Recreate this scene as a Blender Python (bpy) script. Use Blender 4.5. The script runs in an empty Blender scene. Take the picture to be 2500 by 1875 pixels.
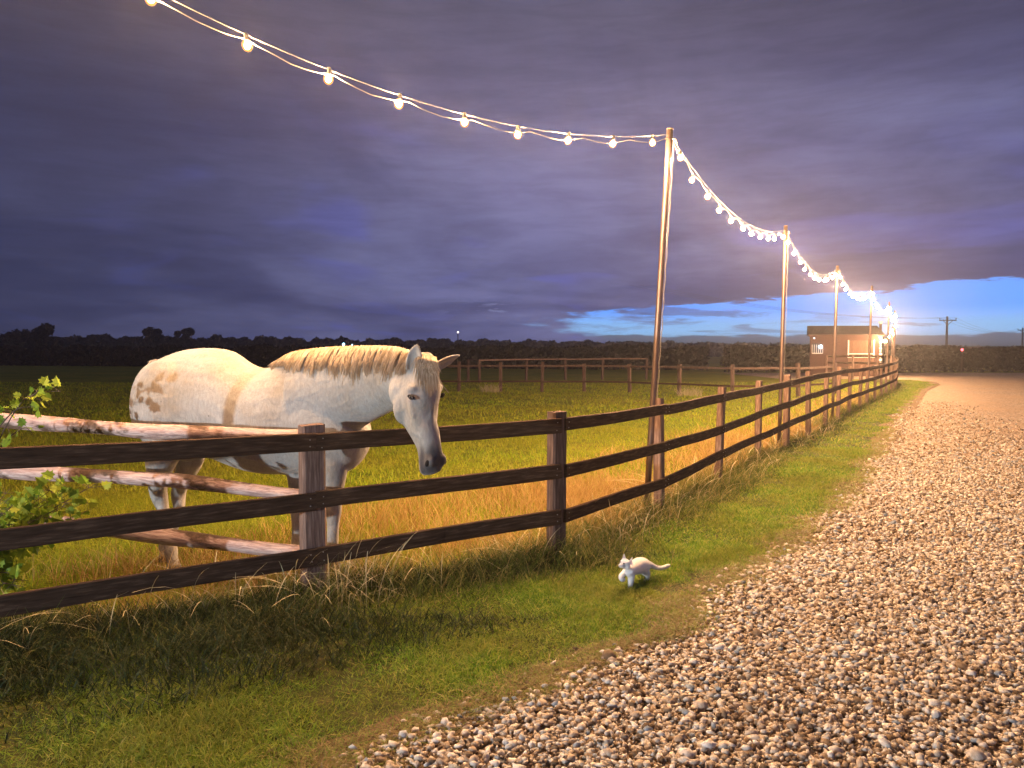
import bpy, bmesh, math, random
import numpy as np
from mathutils import Vector, Matrix
random.seed(7); rng = np.random.default_rng(7)
S = bpy.context.scene
COL = S.collection
R = math.radians

# ------------------------------------------------------------------ camera
CAM_H = 1.7; PITCH = R(2.53); F = 1853.5          # photograph's pixels (2500 x 1875)
cd = bpy.data.cameras.new("camera"); cam = bpy.data.objects.new("camera", cd); COL.objects.link(cam)
cd.sensor_width = 36.0; cd.lens = 36.0 * F / 2500.0; cd.clip_start = 0.05; cd.clip_end = 6000
cam.location = (0, 0, CAM_H); cam.rotation_euler = (math.pi/2 - PITCH, 0, 0)
S.camera = cam

# ------------------------------------------------------------------ world: dusk sky with a cloud deck
W = bpy.data.worlds.new("World"); S.world = W; W.use_nodes = True
def build_world():
    nt = W.node_tree; nt.nodes.clear(); N = nt.nodes; L = nt.links
    def n(t, **k):
        x = N.new(t)
        for a, b in k.items(): setattr(x, a, b)
        return x
    def val(sock, v):
        if isinstance(v, (int, float)): sock.default_value = v
        else: L.new(v, sock)
    def math_(op, a, b=0.0, c=None, clamp=False):
        x = n('ShaderNodeMath', operation=op, use_clamp=clamp); val(x.inputs[0], a); val(x.inputs[1], b)
        if c is not None: val(x.inputs[2], c)
        return x.outputs[0]
    def smooth(v, lo, hi):
        x = n('ShaderNodeMapRange', interpolation_type='SMOOTHSTEP'); val(x.inputs['Value'], v)
        x.inputs['From Min'].default_value = lo; x.inputs['From Max'].default_value = hi
        return x.outputs['Result']
    def mix(f, a, b):
        x = n('ShaderNodeMix', data_type='RGBA'); val(x.inputs[0], f)
        for s, v in ((x.inputs[6], a), (x.inputs[7], b)):
            if isinstance(v, tuple): s.default_value = (*v, 1)
            else: L.new(v, s)
        return x.outputs[2]
    tc = n('ShaderNodeTexCoord'); sep = n('ShaderNodeSeparateXYZ'); L.new(tc.outputs['Generated'], sep.inputs[0])
    X, Y, Z = sep.outputs
    az = math_('ARCTAN2', X, Y)
    hr = math_('SQRT', math_('ADD', math_('MULTIPLY', X, X), math_('MULTIPLY', Y, Y)))
    el = math_('DIVIDE', Z, math_('MAXIMUM', hr, 0.001))
    # cloud coordinates: a deck seen in perspective
    zz = math_('ADD', math_('MAXIMUM', Z, 0.0), 0.12)
    cx = math_('DIVIDE', X, zz); cy = math_('DIVIDE', Y, zz)
    comb = n('ShaderNodeCombineXYZ'); L.new(cx, comb.inputs[0]); L.new(cy, comb.inputs[1])
    def noise(scale, det, rough=.55, dist=0., vec=None, sc3=None):
        m = n('ShaderNodeMapping'); L.new(vec or comb.outputs[0], m.inputs[0])
        if sc3: m.inputs['Scale'].default_value = sc3
        x = n('ShaderNodeTexNoise'); L.new(m.outputs[0], x.inputs['Vector'])
        x.inputs['Scale'].default_value = scale; x.inputs['Detail'].default_value = det
        x.inputs['Roughness'].default_value = rough; x.inputs['Distortion'].default_value = dist
        return x.outputs['Fac']
    ae = n('ShaderNodeCombineXYZ'); L.new(az, ae.inputs[0]); L.new(math_('MULTIPLY', el, 6.0), ae.inputs[1])
    big = noise(0.42, 5, .5, .6)
    med = noise(1.3, 7, .58, .8, sc3=(1, .6, 1))
    fine = noise(9.0, 8, .65, 0.3, vec=ae.outputs[0])
    edge_n = noise(14.0, 6, .6, 0.2, vec=ae.outputs[0])
    # clear sky band
    ramp = n('ShaderNodeValToRGB'); L.new(smooth(el, 0.0, 0.25), ramp.inputs[0]); r = ramp.color_ramp
    r.interpolation = 'EASE'
    r.elements[0].position = 0.0; r.elements[0].color = (.20, .36, .55, 1)
    r.elements[1].position = 1.0; r.elements[1].color = (.03, .08, .45, 1)
    e = r.elements.new(.03); e.color = (.22, .46, .80, 1)
    e = r.elements.new(.12); e.color = (.10, .33, 1.0, 1)
    clear = ramp.outputs[0]
    # cloud deck colours
    f1 = smooth(math_('ADD', big, math_('MULTIPLY', math_('SUBTRACT', med, .5), .28)), .36, .64)
    deck = mix(f1, (.058, .064, .165), (.135, .145, .310))
    bl = smooth(noise(.9, 3, .5, 1.2), .54, .74)
    low = smooth(el, .6, .12)
    deck = mix(math_('MULTIPLY', math_('MULTIPLY', bl, low), .62), deck, (.095, .11, .40))
    side = smooth(az, -.62, .12)            # the deck is heavier and darker to the left
    deck = mix(math_('MULTIPLY', math_('SUBTRACT', 1.0, side), .80), deck, (.022, .026, .062))
    topd = smooth(math_('ADD', el, math_('MULTIPLY', az, .55)), .42, .78)
    deck = mix(math_('MULTIPLY', topd, .5), deck, (.042, .040, .085))
    deck = mix(math_('MULTIPLY', smooth(math_('ADD', el, math_('MULTIPLY', math_('SUBTRACT', big, .5), .25)), .22, .48), .72), deck, mix(f1, (.044, .040, .062), (.080, .073, .112)))
    dn = n('ShaderNodeMix', data_type='RGBA', blend_type='MULTIPLY'); dn.inputs[0].default_value = 1
    L.new(deck, dn.inputs[6]); g = mix(smooth(fine, .3, .7), (.9, .9, .9), (1.1, 1.1, 1.1)); L.new(g, dn.inputs[7])
    deck = dn.outputs[2]
    # brighter thin edge of the deck near the gap
    edge = math_('ADD', math_('ADD', .0425, math_('MULTIPLY', az, .064)), math_('MULTIPLY', math_('SUBTRACT', edge_n, .5), .026))
    d = math_('SUBTRACT', el, edge)
    covered = smooth(d, -.0012, .0022)
    lo_edge = math_('ADD', .019, math_('MULTIPLY', math_('SUBTRACT', edge_n, .5), .016))
    bank = smooth(math_('SUBTRACT', lo_edge, el), -.0015, .0015)
    sv = n('ShaderNodeCombineXYZ'); L.new(az, sv.inputs[0]); L.new(math_('MULTIPLY', el, 9.0), sv.inputs[1])
    streak = smooth(noise(7.0, 7, .6, .6, vec=sv.outputs[0]), .52, .60)
    leftfade = smooth(math_('ADD', az, math_('MULTIPLY', math_('SUBTRACT', edge_n, .5), .5)), .02, .17)
    rightstreak = math_('MULTIPLY', streak, math_('SUBTRACT', 1.0, math_('MULTIPLY', leftfade, .35)))
    streaky = math_('MULTIPLY', rightstreak, math_('SUBTRACT', 1.0, smooth(az, .25, .5)))
    streaky = math_('MAXIMUM', streaky, math_('MULTIPLY', smooth(noise(5.0, 6, .6, .3, vec=sv.outputs[0]), .60, .66), .8))
    open_ = math_('MULTIPLY', math_('SUBTRACT', 1.0, covered), leftfade)
    open_ = math_('MULTIPLY', open_, math_('SUBTRACT', 1.0, streaky))
    open_ = math_('MULTIPLY', open_, math_('SUBTRACT', 1.0, bank))
    # small thin places in the deck well left of the gap
    thin = math_('MULTIPLY', smooth(streak, .2, .9), math_('MULTIPLY', smooth(el, .072, .055), smooth(el, .040, .052)))
    thin = math_('MULTIPLY', thin, math_('MULTIPLY', smooth(az, -.12, -.04), smooth(az, .03, -.02)))
    deck = mix(math_('MULTIPLY', thin, .35), deck, (.28, .32, .55))
    bankc = mix(smooth(el, .0, .02), (.075, .085, .10), (.10, .125, .19))
    deck2 = mix(math_('MULTIPLY', bank, leftfade), deck, bankc)
    final = mix(open_, deck2, clear)
    # below the horizon: dark
    final = mix(smooth(el, -.004, -.02), final, (.02, .02, .018))
    bg = n('ShaderNodeBackground'); L.new(final, bg.inputs['Color']); bg.inputs['Strength'].default_value = 1.06
    out = n('ShaderNodeOutputWorld'); L.new(bg.outputs[0], out.inputs['Surface'])
build_world()
S.view_settings.view_transform = 'Standard'; S.view_settings.look = 'None'
S.view_settings.exposure = 0.22; S.view_settings.gamma = 1.0
S.cycles.use_light_tree = True
S.cycles.sample_clamp_indirect = 3.0
S.cycles.max_bounces = 6; S.cycles.diffuse_bounces = 3; S.cycles.glossy_bounces = 3
S.cycles.use_denoising = True

# a yard lamp out of the picture on the left: it is what throws the rail and plant shadows on the grey horse
ld = bpy.data.lights.new("yard_floodlight", 'SPOT'); ld.energy = 3300; ld.color = (.80, .90, 1.0)
ld.spot_size = R(54); ld.spot_blend = .35; ld.shadow_soft_size = .05
lo = bpy.data.objects.new("yard_floodlight", ld); COL.objects.link(lo)
FL = Vector((-8.2, -1.96, 1.42)); lo.location = FL
lo.rotation_euler = (Vector((0.0, 5.0, 1.50)) - FL).to_track_quat('-Z', 'Y').to_euler()
BULB_STRENGTH = 20000.0; BULB_COLOR = (1.0, .67, .38)

# ------------------------------------------------------------------ helpers
cp, sp = math.cos(PITCH), math.sin(PITCH)
def P(px, py, depth):
    """a point of the place at `depth` metres ahead, seen at photo position px, py"""
    dx = (px-1250)/F; dv = (937.5-py)/F
    s = depth/(cp + dv*sp)
    return Vector((dx*s, depth, CAM_H + s*(dv*cp - sp)))
def G(px, py, z=0.0):
    dx = (px-1250)/F; dv = (937.5-py)/F
    s = (z-CAM_H)/(dv*cp - sp)
    return Vector((dx*s, s*(cp+dv*sp), z))
def link(o, parent=None):
    COL.objects.link(o)
    if parent: o.parent = parent
    return o
def mesh_np(name, V, Fc, mat, parent=None, smooth=False, loop_total=None, colors=None):
    """V (n,3); Fc list of faces, or an int array (m,k)"""
    me = bpy.data.meshes.new(name)
    V = np.asarray(V, dtype=np.float32)
    if isinstance(Fc, np.ndarray):
        m, k = Fc.shape
        me.vertices.add(len(V)); me.vertices.foreach_set('co', V.ravel())
        me.loops.add(m*k); me.loops.foreach_set('vertex_index', Fc.astype(np.int32).ravel())
        me.polygons.add(m); me.polygons.foreach_set('loop_start', np.arange(0, m*k, k, dtype=np.int32))
        me.update(calc_edges=True)
    else:
        me.from_pydata([tuple(map(float, v)) for v in V], [], Fc)
    if smooth: me.polygons.foreach_set('use_smooth', np.ones(len(me.polygons), dtype=bool))
    for mm in (mat if isinstance(mat, (list, tuple)) else [mat]): me.materials.append(mm)
    me.update()
    return link(bpy.data.objects.new(name, me), parent)
def thing(name, label, cat, loc=(0, 0, 0), group=None, rotz=0):
    o = bpy.data.objects.new(name, None); o.empty_display_size = .2; COL.objects.link(o)
    o.location = loc; o.rotation_euler = (0, 0, rotz); o['label'] = label; o['category'] = cat
    if group: o['group'] = group
    return o
def tag(o, label=None, cat=None, group=None, kind=None):
    if label: o['label'] = label
    if cat: o['category'] = cat
    if group: o['group'] = group
    if kind: o['kind'] = kind
    return o
class MB:
    def __init__(s): s.v = []; s.f = []
    def add(s, V, Fc):
        k = len(s.v); s.v += [tuple(v) for v in V]; s.f += [tuple(i+k for i in f) for f in Fc]
    def box(s, c, size, rotz=0.0):
        x, y, z = [q/2 for q in size]; ca, sa = math.cos(rotz), math.sin(rotz)
        V = []
        for a in (-x, x):
            for b in (-y, y):
                for d in (-z, z): V.append((c[0]+a*ca-b*sa, c[1]+a*sa+b*ca, c[2]+d))
        s.add(V, [(0,1,3,2),(4,6,7,5),(0,4,5,1),(2,3,7,6),(0,2,6,4),(1,5,7,3)])
    def tube(s, pts, rad, n=8, cap=True, jit=0.0, squash=None):
        pts = [Vector(p) for p in pts]; m = len(pts)
        rad = rad if isinstance(rad, (list, tuple)) else [rad]*m
        t0 = (pts[1]-pts[0]).normalized(); up = Vector((0,0,1)) if abs(t0.z) < .9 else Vector((0,1,0))
        u = t0.cross(up).normalized(); V = []
        for i in range(m):
            t = (pts[min(i+1, m-1)]-pts[max(i-1, 0)]).normalized()
            u = (u - t*u.dot(t)).normalized(); w = t.cross(u)
            for k in range(n):
                a = 2*math.pi*k/n; r = rad[i]*(1+random.uniform(-jit, jit))
                V.append(pts[i]+u*math.cos(a)*r+w*math.sin(a)*r*(squash or 1))
        Fc = [(i*n+k, i*n+(k+1)%n, (i+1)*n+(k+1)%n, (i+1)*n+k) for i in range(m-1) for k in range(n)]
        if cap: Fc += [tuple(range(n))[::-1], tuple((m-1)*n+k for k in range(n))]
        s.add(V, Fc)
    def ring_loft(s, rings):
        n = len(rings[0]); V = [p for r in rings for p in r]; m = len(rings)
        Fc = [(i*n+k, i*n+(k+1)%n, (i+1)*n+(k+1)%n, (i+1)*n+k) for i in range(m-1) for k in range(n)]
        Fc += [tuple(range(n))[::-1], tuple((m-1)*n+k for k in range(n))]
        s.add(V, Fc)
    def build(s, name, mat, parent=None, smooth=False):
        return mesh_np(name, s.v, s.f, mat, parent, smooth)

# ------------------------------------------------------------------ materials
def new_mat(name):
    m = bpy.data.materials.new(name); m.use_nodes = True; nt = m.node_tree
    return m, nt, nt.nodes['Principled BSDF']
def noise_node(nt, scale, detail=5, rough=.55, coord='Object', sc3=(1,1,1), dist=0.):
    tc = nt.nodes.new('ShaderNodeTexCoord'); mp = nt.nodes.new('ShaderNodeMapping'); mp.inputs['Scale'].default_value = sc3
    nt.links.new(tc.outputs[coord], mp.inputs[0])
    x = nt.nodes.new('ShaderNodeTexNoise'); nt.links.new(mp.outputs[0], x.inputs['Vector'])
    x.inputs['Scale'].default_value = scale; x.inputs['Detail'].default_value = detail
    x.inputs['Roughness'].default_value = rough; x.inputs['Distortion'].default_value = dist
    return x
def ramp_node(nt, src, stops):
    r = nt.nodes.new('ShaderNodeValToRGB'); nt.links.new(src, r.inputs[0]); cr = r.color_ramp
    cr.elements[0].position = stops[0][0]; cr.elements[0].color = (*stops[0][1], 1)
    cr.elements[1].position = stops[-1][0]; cr.elements[1].color = (*stops[-1][1], 1)
    for p, c in stops[1:-1]: e = cr.elements.new(p); e.color = (*c, 1)
    return r
def mixc(nt, fac, a, b, mode='MIX'):
    x = nt.nodes.new('ShaderNodeMix'); x.data_type = 'RGBA'; x.blend_type = mode
    if isinstance(fac, (int, float)): x.inputs[0].default_value = fac
    else: nt.links.new(fac, x.inputs[0])
    for s, v in ((x.inputs[6], a), (x.inputs[7], b)):
        if isinstance(v, tuple): s.default_value = (*v, 1)
        else: nt.links.new(v, s)
    return x.outputs[2]
def bump(nt, bsdf, h, strength=.5, dist=.01):
    b = nt.nodes.new('ShaderNodeBump'); b.inputs['Strength'].default_value = strength; b.inputs['Distance'].default_value = dist
    nt.links.new(h, b.inputs['Height']); nt.links.new(b.outputs[0], bsdf.inputs['Normal'])
def simple(name, stops, scale=20, detail=6, rough=.8, sc3=(1,1,1), b=.4, bd=.004, metal=0., spec=.3, coord='Object', dist=0.):
    m, nt, p = new_mat(name); x = noise_node(nt, scale, detail, .6, coord, sc3, dist)
    r = ramp_node(nt, x.outputs['Fac'], stops); nt.links.new(r.outputs[0], p.inputs['Base Color'])
    p.inputs['Roughness'].default_value = rough; p.inputs['Metallic'].default_value = metal
    p.inputs['Specular IOR Level'].default_value = spec
    if b: bump(nt, p, x.outputs['Fac'], b, bd)
    return m
def leafy(name, cols, transl=.35, noise_scale=.8, patch=None, rough=.6):
    """grass / leaf material: each separate blade takes its own tone, and broad patches vary over the ground"""
    m, nt, p = new_mat(name); geo = nt.nodes.new('ShaderNodeNewGeometry')
    r = ramp_node(nt, geo.outputs['Random Per Island'], cols)
    colr = r.outputs[0]
    if patch:
        x = noise_node(nt, noise_scale, 4, .6)
        rr = ramp_node(nt, x.outputs['Fac'], [(.38, (0,0,0)), (.62, (1,1,1))])
        colr = mixc(nt, rr.outputs[0], colr, patch)
        colr = mixc(nt, .5, r.outputs[0], colr)
    p.inputs['Roughness'].default_value = rough; p.inputs['Specular IOR Level'].default_value = .25
    nt.links.new(colr, p.inputs['Base Color'])
    t = nt.nodes.new('ShaderNodeBsdfTranslucent'); nt.links.new(colr, t.inputs['Color'])
    ms = nt.nodes.new('ShaderNodeMixShader'); ms.inputs[0].default_value = transl
    nt.links.new(p.outputs[0], ms.inputs[1]); nt.links.new(t.outputs[0], ms.inputs[2])
    nt.links.new(ms.outputs[0], nt.nodes['Material Output'].inputs['Surface'])
    return m
def emis(name, col, strength):
    m, nt, p = new_mat(name); e = nt.nodes.new('ShaderNodeEmission'); e.inputs[0].default_value = (*col, 1); e.inputs[1].default_value = strength
    nt.links.new(e.outputs[0], nt.nodes['Material Output'].inputs['Surface']); return m

M = {}
M['rail'] = simple('dark stained rail timber', [(.25, (.022,.012,.007)), (.55, (.062,.036,.022)), (.75, (.145,.088,.056))], 6, 8, .85, (1, 14, 10), .6, .004, spec=.12)
M['post'] = simple('weathered post timber', [(.25, (.06,.035,.026)), (.5, (.17,.105,.08)), (.72, (.34,.24,.19))], 5, 8, .85, (16, 16, 1), .7, .004)
M['postdark'] = simple('dark stained post timber', [(.25, (.03,.018,.014)), (.5, (.085,.052,.042)), (.75, (.20,.13,.10))], 5, 8, .85, (16, 16, 1), .7, .004)
M['nail'] = simple('weathered nail head', [(.3, (.22,.20,.18)), (.7, (.38,.34,.30))], 30, 2, .5, b=0, metal=.6)
M['endgrain'] = M['post']
def log_mat():
    m, nt, p = new_mat('peeled log with bark left on in patches')
    fine = noise_node(nt, 7, 9, .65, sc3=(1, 9, 9), dist=.6); wood = ramp_node(nt, fine.outputs['Fac'], [(.25, (.13,.075,.06)), (.45, (.42,.27,.23)), (.62, (.62,.46,.40)), (.8, (.74,.62,.56))])
    big = noise_node(nt, 1.5, 5, .6, sc3=(1.3, 3, 3)); bk = ramp_node(nt, big.outputs['Fac'], [(.50, (0,0,0)), (.56, (1,1,1))])
    bark = noise_node(nt, 22, 8, .7); bc = ramp_node(nt, bark.outputs['Fac'], [(.3, (.04,.022,.014)), (.7, (.20,.12,.075))])
    c = mixc(nt, bk.outputs[0], wood.outputs[0], bc.outputs[0]); nt.links.new(c, p.inputs['Base Color']); p.inputs['Roughness'].default_value = .8
    bump(nt, p, fine.outputs['Fac'], .8, .01); return m
M['log'] = log_mat()
M['steel'] = simple('galvanised tube', [(.3, (.13,.085,.07)), (.7, (.26,.19,.155))], 14, 4, .46, (1,1,.2), .1, .001, metal=.9, spec=.5)
M['cable'] = simple('pale cable sheath', [(.3, (.16,.14,.12)), (.7, (.24,.21,.18))], 30, 2, .5, b=0)
M['socket'] = simple('bulb socket', [(.3, (.05,.045,.04)), (.7, (.09,.08,.07))], 30, 2, .5, b=0)
M['bulb'] = emis('lit bulb glass', BULB_COLOR, BULB_STRENGTH)
def amber():
    m, nt, p = new_mat('amber bulb glass'); e = nt.nodes.new('ShaderNodeEmission'); e.inputs[0].default_value = (1, .40, .09, 1); e.inputs[1].default_value = .75
    t = nt.nodes.new('ShaderNodeBsdfTransparent'); t.inputs[0].default_value = (.80, .70, .62, 1); a = nt.nodes.new('ShaderNodeAddShader')
    nt.links.new(e.outputs[0], a.inputs[0]); nt.links.new(t.outputs[0], a.inputs[1]); nt.links.new(a.outputs[0], nt.nodes['Material Output'].inputs['Surface'])
    m.cycles.emission_sampling = 'NONE'; return m
M['amber'] = amber()
M['blade'] = leafy('mown grass', [(0, (.035,.11,.006)), (.45, (.14,.28,.012)), (.82, (.28,.38,.025)), (1, (.52,.44,.12))], .4, 1.1, patch=(.24,.20,.04))
M['tall'] = leafy('long verge grass', [(0, (.05,.09,.012)), (.5, (.13,.16,.025)), (.8, (.26,.23,.06)), (1, (.40,.31,.12))], .35)
M['field'] = leafy('pasture grass', [(0, (.15,.28,.008)), (.5, (.28,.38,.012)), (1, (.44,.43,.03))], .42, .35, patch=(.32,.27,.03))
M['dry'] = leafy('dry straw grass', [(0, (.27,.15,.04)), (.5, (.44,.27,.08)), (1, (.60,.43,.17))], .3)
M['stalk'] = leafy('bleached seed stalks', [(0, (.35,.30,.16)), (1, (.60,.52,.32))], .2)
M['leaf'] = leafy('hawthorn leaf', [(0, (.08,.16,.012)), (.6, (.20,.29,.02)), (1, (.38,.42,.04))], .4)
M['twig'] = simple('twig bark', [(.3, (.05,.035,.025)), (.7, (.12,.085,.06))], 40, 4)
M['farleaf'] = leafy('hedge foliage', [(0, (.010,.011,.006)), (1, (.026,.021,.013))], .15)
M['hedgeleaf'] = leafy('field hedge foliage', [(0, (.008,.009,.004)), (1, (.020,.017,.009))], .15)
M['poleoak'] = simple('creosoted pole', [(.3, (.03,.024,.02)), (.7, (.07,.055,.045))], 5, 5)

def ground_mat():
    m, nt, p = new_mat('pasture soil and thatch')
    a = noise_node(nt, .22, 6, .6); b_ = noise_node(nt, 18, 6, .65); c_ = noise_node(nt, 2.4, 6, .6)
    ca = ramp_node(nt, a.outputs['Fac'], [(.3, (.12,.16,.010)), (.5, (.19,.21,.014)), (.72, (.26,.23,.025))])
    cb = ramp_node(nt, b_.outputs['Fac'], [(.3, (.45,.45,.45)), (.7, (1.3,1.3,1.2))])
    cc = ramp_node(nt, c_.outputs['Fac'], [(.3, (.7,.7,.7)), (.7, (1.25,1.2,1.1))])
    x = mixc(nt, 1., ca.outputs[0], cb.outputs[0], 'MULTIPLY'); x = mixc(nt, 1., x, cc.outputs[0], 'MULTIPLY')
    nt.links.new(x, p.inputs['Base Color']); p.inputs['Roughness'].default_value = .95; p.inputs['Specular IOR Level'].default_value = .1
    bump(nt, p, b_.outputs['Fac'], 1.0, .05); return m
def soil_mat():
    m, nt, p = new_mat('bare verge soil')
    a = noise_node(nt, 3, 6, .65); b_ = noise_node(nt, 45, 7, .7)
    ca = ramp_node(nt, a.outputs['Fac'], [(.35, (.10,.075,.025)), (.65, (.20,.115,.05))])
    cb = ramp_node(nt, b_.outputs['Fac'], [(.3, (.35,.35,.35)), (.7, (1.4,1.35,1.3))])
    x = mixc(nt, 1., ca.outputs[0], cb.outputs[0], 'MULTIPLY')
    nt.links.new(x, p.inputs['Base Color']); p.inputs['Roughness'].default_value = .95
    bump(nt, p, b_.outputs['Fac'], 1.0, .03); return m
def gravel_mat():
    m, nt, p = new_mat('packed gravel')
    tc = nt.nodes.new('ShaderNodeTexCoord')
    def vor(scale):
        v = nt.nodes.new('ShaderNodeTexVoronoi'); nt.links.new(tc.outputs['Object'], v.inputs['Vector']); v.inputs['Scale'].default_value = scale; return v
    v = vor(26); sep = nt.nodes.new('ShaderNodeSeparateColor'); nt.links.new(v.outputs['Color'], sep.inputs[0])
    st = ramp_node(nt, sep.outputs[0], [(0, (.20,.13,.085)), (.35, (.36,.25,.17)), (.7, (.46,.35,.26)), (.92, (.50,.45,.40)), (1, (.30,.32,.34))])
    big = noise_node(nt, .35, 6, .65, sc3=(1,1,1)); bb = ramp_node(nt, big.outputs['Fac'], [(.42, (0,0,0)), (.62, (1,1,1))])
    sand = noise_node(nt, 60, 5, .7); sc_ = ramp_node(nt, sand.outputs['Fac'], [(.3, (.24,.15,.085)), (.7, (.46,.31,.19))])
    dk = ramp_node(nt, v.outputs['Distance'], [(.0, (1,1,1)), (.55, (.8,.78,.75)), (.85, (.25,.2,.16))])
    stone = mixc(nt, 1., st.outputs[0], dk.outputs[0], 'MULTIPLY')
    c = mixc(nt, bb.outputs[0], stone, sc_.outputs[0]); c = mixc(nt, .55, stone, c)
    nt.links.new(c, p.inputs['Base Color']); p.inputs['Roughness'].default_value = .9
    inv = nt.nodes.new('ShaderNodeMath'); inv.operation = 'SUBTRACT'; inv.inputs[0].default_value = 1; nt.links.new(v.outputs['Distance'], inv.inputs[1])
    bump(nt, p, inv.outputs[0], 1.0, .03); return m
def stone_mat():
    m, nt, p = new_mat('crushed limestone'); geo = nt.nodes.new('ShaderNodeNewGeometry')
    r = ramp_node(nt, geo.outputs['Random Per Island'], [(0, (.10,.07,.045)), (.14, (.26,.195,.13)), (.36, (.44,.37,.29)), (.64, (.57,.51,.425)), (.85, (.66,.635,.59)), (.93, (.38,.41,.43)), (1, (.20,.25,.30))])
    x = noise_node(nt, 55, 6, .65); rr = ramp_node(nt, x.outputs['Fac'], [(.3, (.62,.58,.54)), (.7, (1.15,1.12,1.1))])
    c = mixc(nt, 1., r.outputs[0], rr.outputs[0], 'MULTIPLY'); nt.links.new(c, p.inputs['Base Color']); p.inputs['Roughness'].default_value = .92
    p.inputs['Specular IOR Level'].default_value = .12
    bump(nt, p, x.outputs['Fac'], .5, .004); return m
M['vground'] = simple('verge turf base', [(.3, (.020,.024,.006)), (.5, (.045,.048,.012)), (.7, (.10,.078,.03))], 9, 8, .95, b=1., bd=.03, spec=.1)
M['ground'] = ground_mat(); M['soil'] = soil_mat(); M['gravel'] = gravel_mat(); M['stone'] = stone_mat()

# ------------------------------------------------------------------ layout of fence line and gravel edge
FP = [ # x, depth, post top, three rail heights, post size
 (-5.00, 2.78, 1.20, (1.10,.68,.30), .10), (-3.26, 3.90, 1.20, (1.12,.66,.29), .11),
 (-1.36, 5.14, 1.20, (1.085,.69,.31), .150), (.352, 6.01, 1.22, (1.115,.75,.39), .125), (1.553, 7.93, 1.21, (1.085,.70,.32), .105),
 (2.61, 9.57, 1.24, (1.11,.71,.39), .10), (3.79, 11.65, 1.23, (1.10,.74,.38), .10), (4.78, 13.2, 1.28, (1.14,.77,.43), .12),
 (5.72, 14.6, 1.30, (1.18,.83,.475), .10), (6.74, 16.3, 1.22, (1.18,.83,.50), .10), (7.92, 18.4, 1.31, (1.18,.82,.45), .10),
 (8.99, 20.2, 1.28, (1.165,.825,.48), .10), (10.05, 21.9, 1.28, (1.15,.80,.46), .10), (11.05, 23.6, 1.26, (1.15,.79,.45), .10),
 (12.15, 25.4, 1.20, (1.14,.79,.44), .10), (13.25, 27.2, 1.20, (1.14,.79,.44), .10), (14.35, 29.1, 1.20, (1.15,.79,.44), .10),
 (15.45, 30.9, 1.20, (1.16,.80,.45), .10), (16.5, 32.7, 1.22, (1.18,.81,.46), .10), (17.5, 34.6, 1.24, (1.21,.84,.48), .10),
 (18.45, 36.4, 1.28, (1.26,.88,.52), .10), (19.3, 38.3, 1.33, (1.32,.93,.56), .10), (20.1, 40.3, 1.4, (1.38,.98,.6), .10),
 (20.4, 42.4, 1.4, (1.38,.98,.6), .10), (20.0, 44.5, 1.4, (1.36,.97,.6), .10), (19.2, 46.4, 1.4, (1.34,.97,.6), .10)]
fz = np.array([0.0]+[p[1] for p in FP]+[60.0]); fx = np.array([-9.3]+[p[0] for p in FP]+[12.0])
def XF(z): return np.interp(z, fz, fx)
EP = [(-6,-12.4),(0,-4.5),(2,-1.95),(3.09,-.652),(3.35,-.42),(3.80,.055),(4.14,.34),(4.55,.815),(4.79,1.0),(5.49,1.52),(6.75,2.44),(9.2,4.12),(13.7,6.63),(22.6,11.77),(32,17.2),(37,20.6),(40,22.1),(42,22.7),(43.6,22.3),(44.8,20.5),(46,16.),(58,16.)]
ez = np.array([p[0] for p in EP]); ex = np.array([p[1] for p in EP])
def XE(z):
    z = np.asarray(z, dtype=float)
    wob = .07*np.sin(z*3.1+1)+.05*np.sin(z*7.3)+.035*np.sin(z*17.0+2)
    return np.interp(z, ez, ex) + .15*np.clip(1.35-z/14, 0, 1) + .02 + wob*np.clip(1.2-z/40, .2, 1)
def slope(z): # cos factor turning sideways offset into perpendicular distance
    return np.where(z < 6, .58, .86)
def und(x, y): # gentle unevenness of the ground
    return .012*np.sin(x*1.7+.5)*np.cos(y*1.3) + .008*np.sin(x*4.1+y*2.3)

# ------------------------------------------------------------------ ground sheets
def grid(name, xs, ys, zf, mat):
    X, Y = np.meshgrid(xs, ys); Z = zf(X, Y); V = np.stack([X.ravel(), Y.ravel(), Z.ravel()], 1)
    nx, ny = len(xs), len(ys); i = np.arange((ny-1)*(nx-1)); r = i//(nx-1); c = i % (nx-1); a = r*nx+c
    return mesh_np(name, V, np.stack([a, a+1, a+nx+1, a+nx], 1), mat, smooth=True)
xs = np.unique(np.concatenate([np.linspace(-1500, -40, 12), np.linspace(-40, 60, 240), np.linspace(60, 1500, 12)]))
ys = np.unique(np.concatenate([np.linspace(-60, 0, 12), np.linspace(0, 60, 200), np.linspace(60, 2500, 16)]))
def fieldz(X, Y):
    k = ((np.abs(X) < 70) & (Y < 62) & (Y > -2)).astype(float)
    on = X > XE(Y) - .1
    return np.where(on, -.03, und(X, Y)*k)
tag(grid('field', xs, ys, fieldz, M['ground']), kind='structure')
def strip(name, zs, left, right, mat, z0, n=10):
    V = []; 
    for z in zs:
        a, b = float(left(z)), float(right(z))
        for k in range(n+1): V.append((a+(b-a)*k/n, z, z0))
    m = n+1; i = np.arange((len(zs)-1)*n); r = i//n; c = i % n; a = r*m+c
    return mesh_np(name, np.array(V), np.stack([a, a+1, a+m+1, a+m], 1), mat, smooth=True)
zs = np.concatenate([np.linspace(-6, 2, 12), np.linspace(2.1, 14, 160), np.linspace(14.3, 58, 140)])
tag(strip('gravel_yard', zs, lambda z: XE(z)+.05, lambda z: 95., M['gravel'], .002), kind='structure')
zs2 = np.concatenate([np.linspace(1, 14, 160), np.linspace(14.3, 42, 90)])
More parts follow.
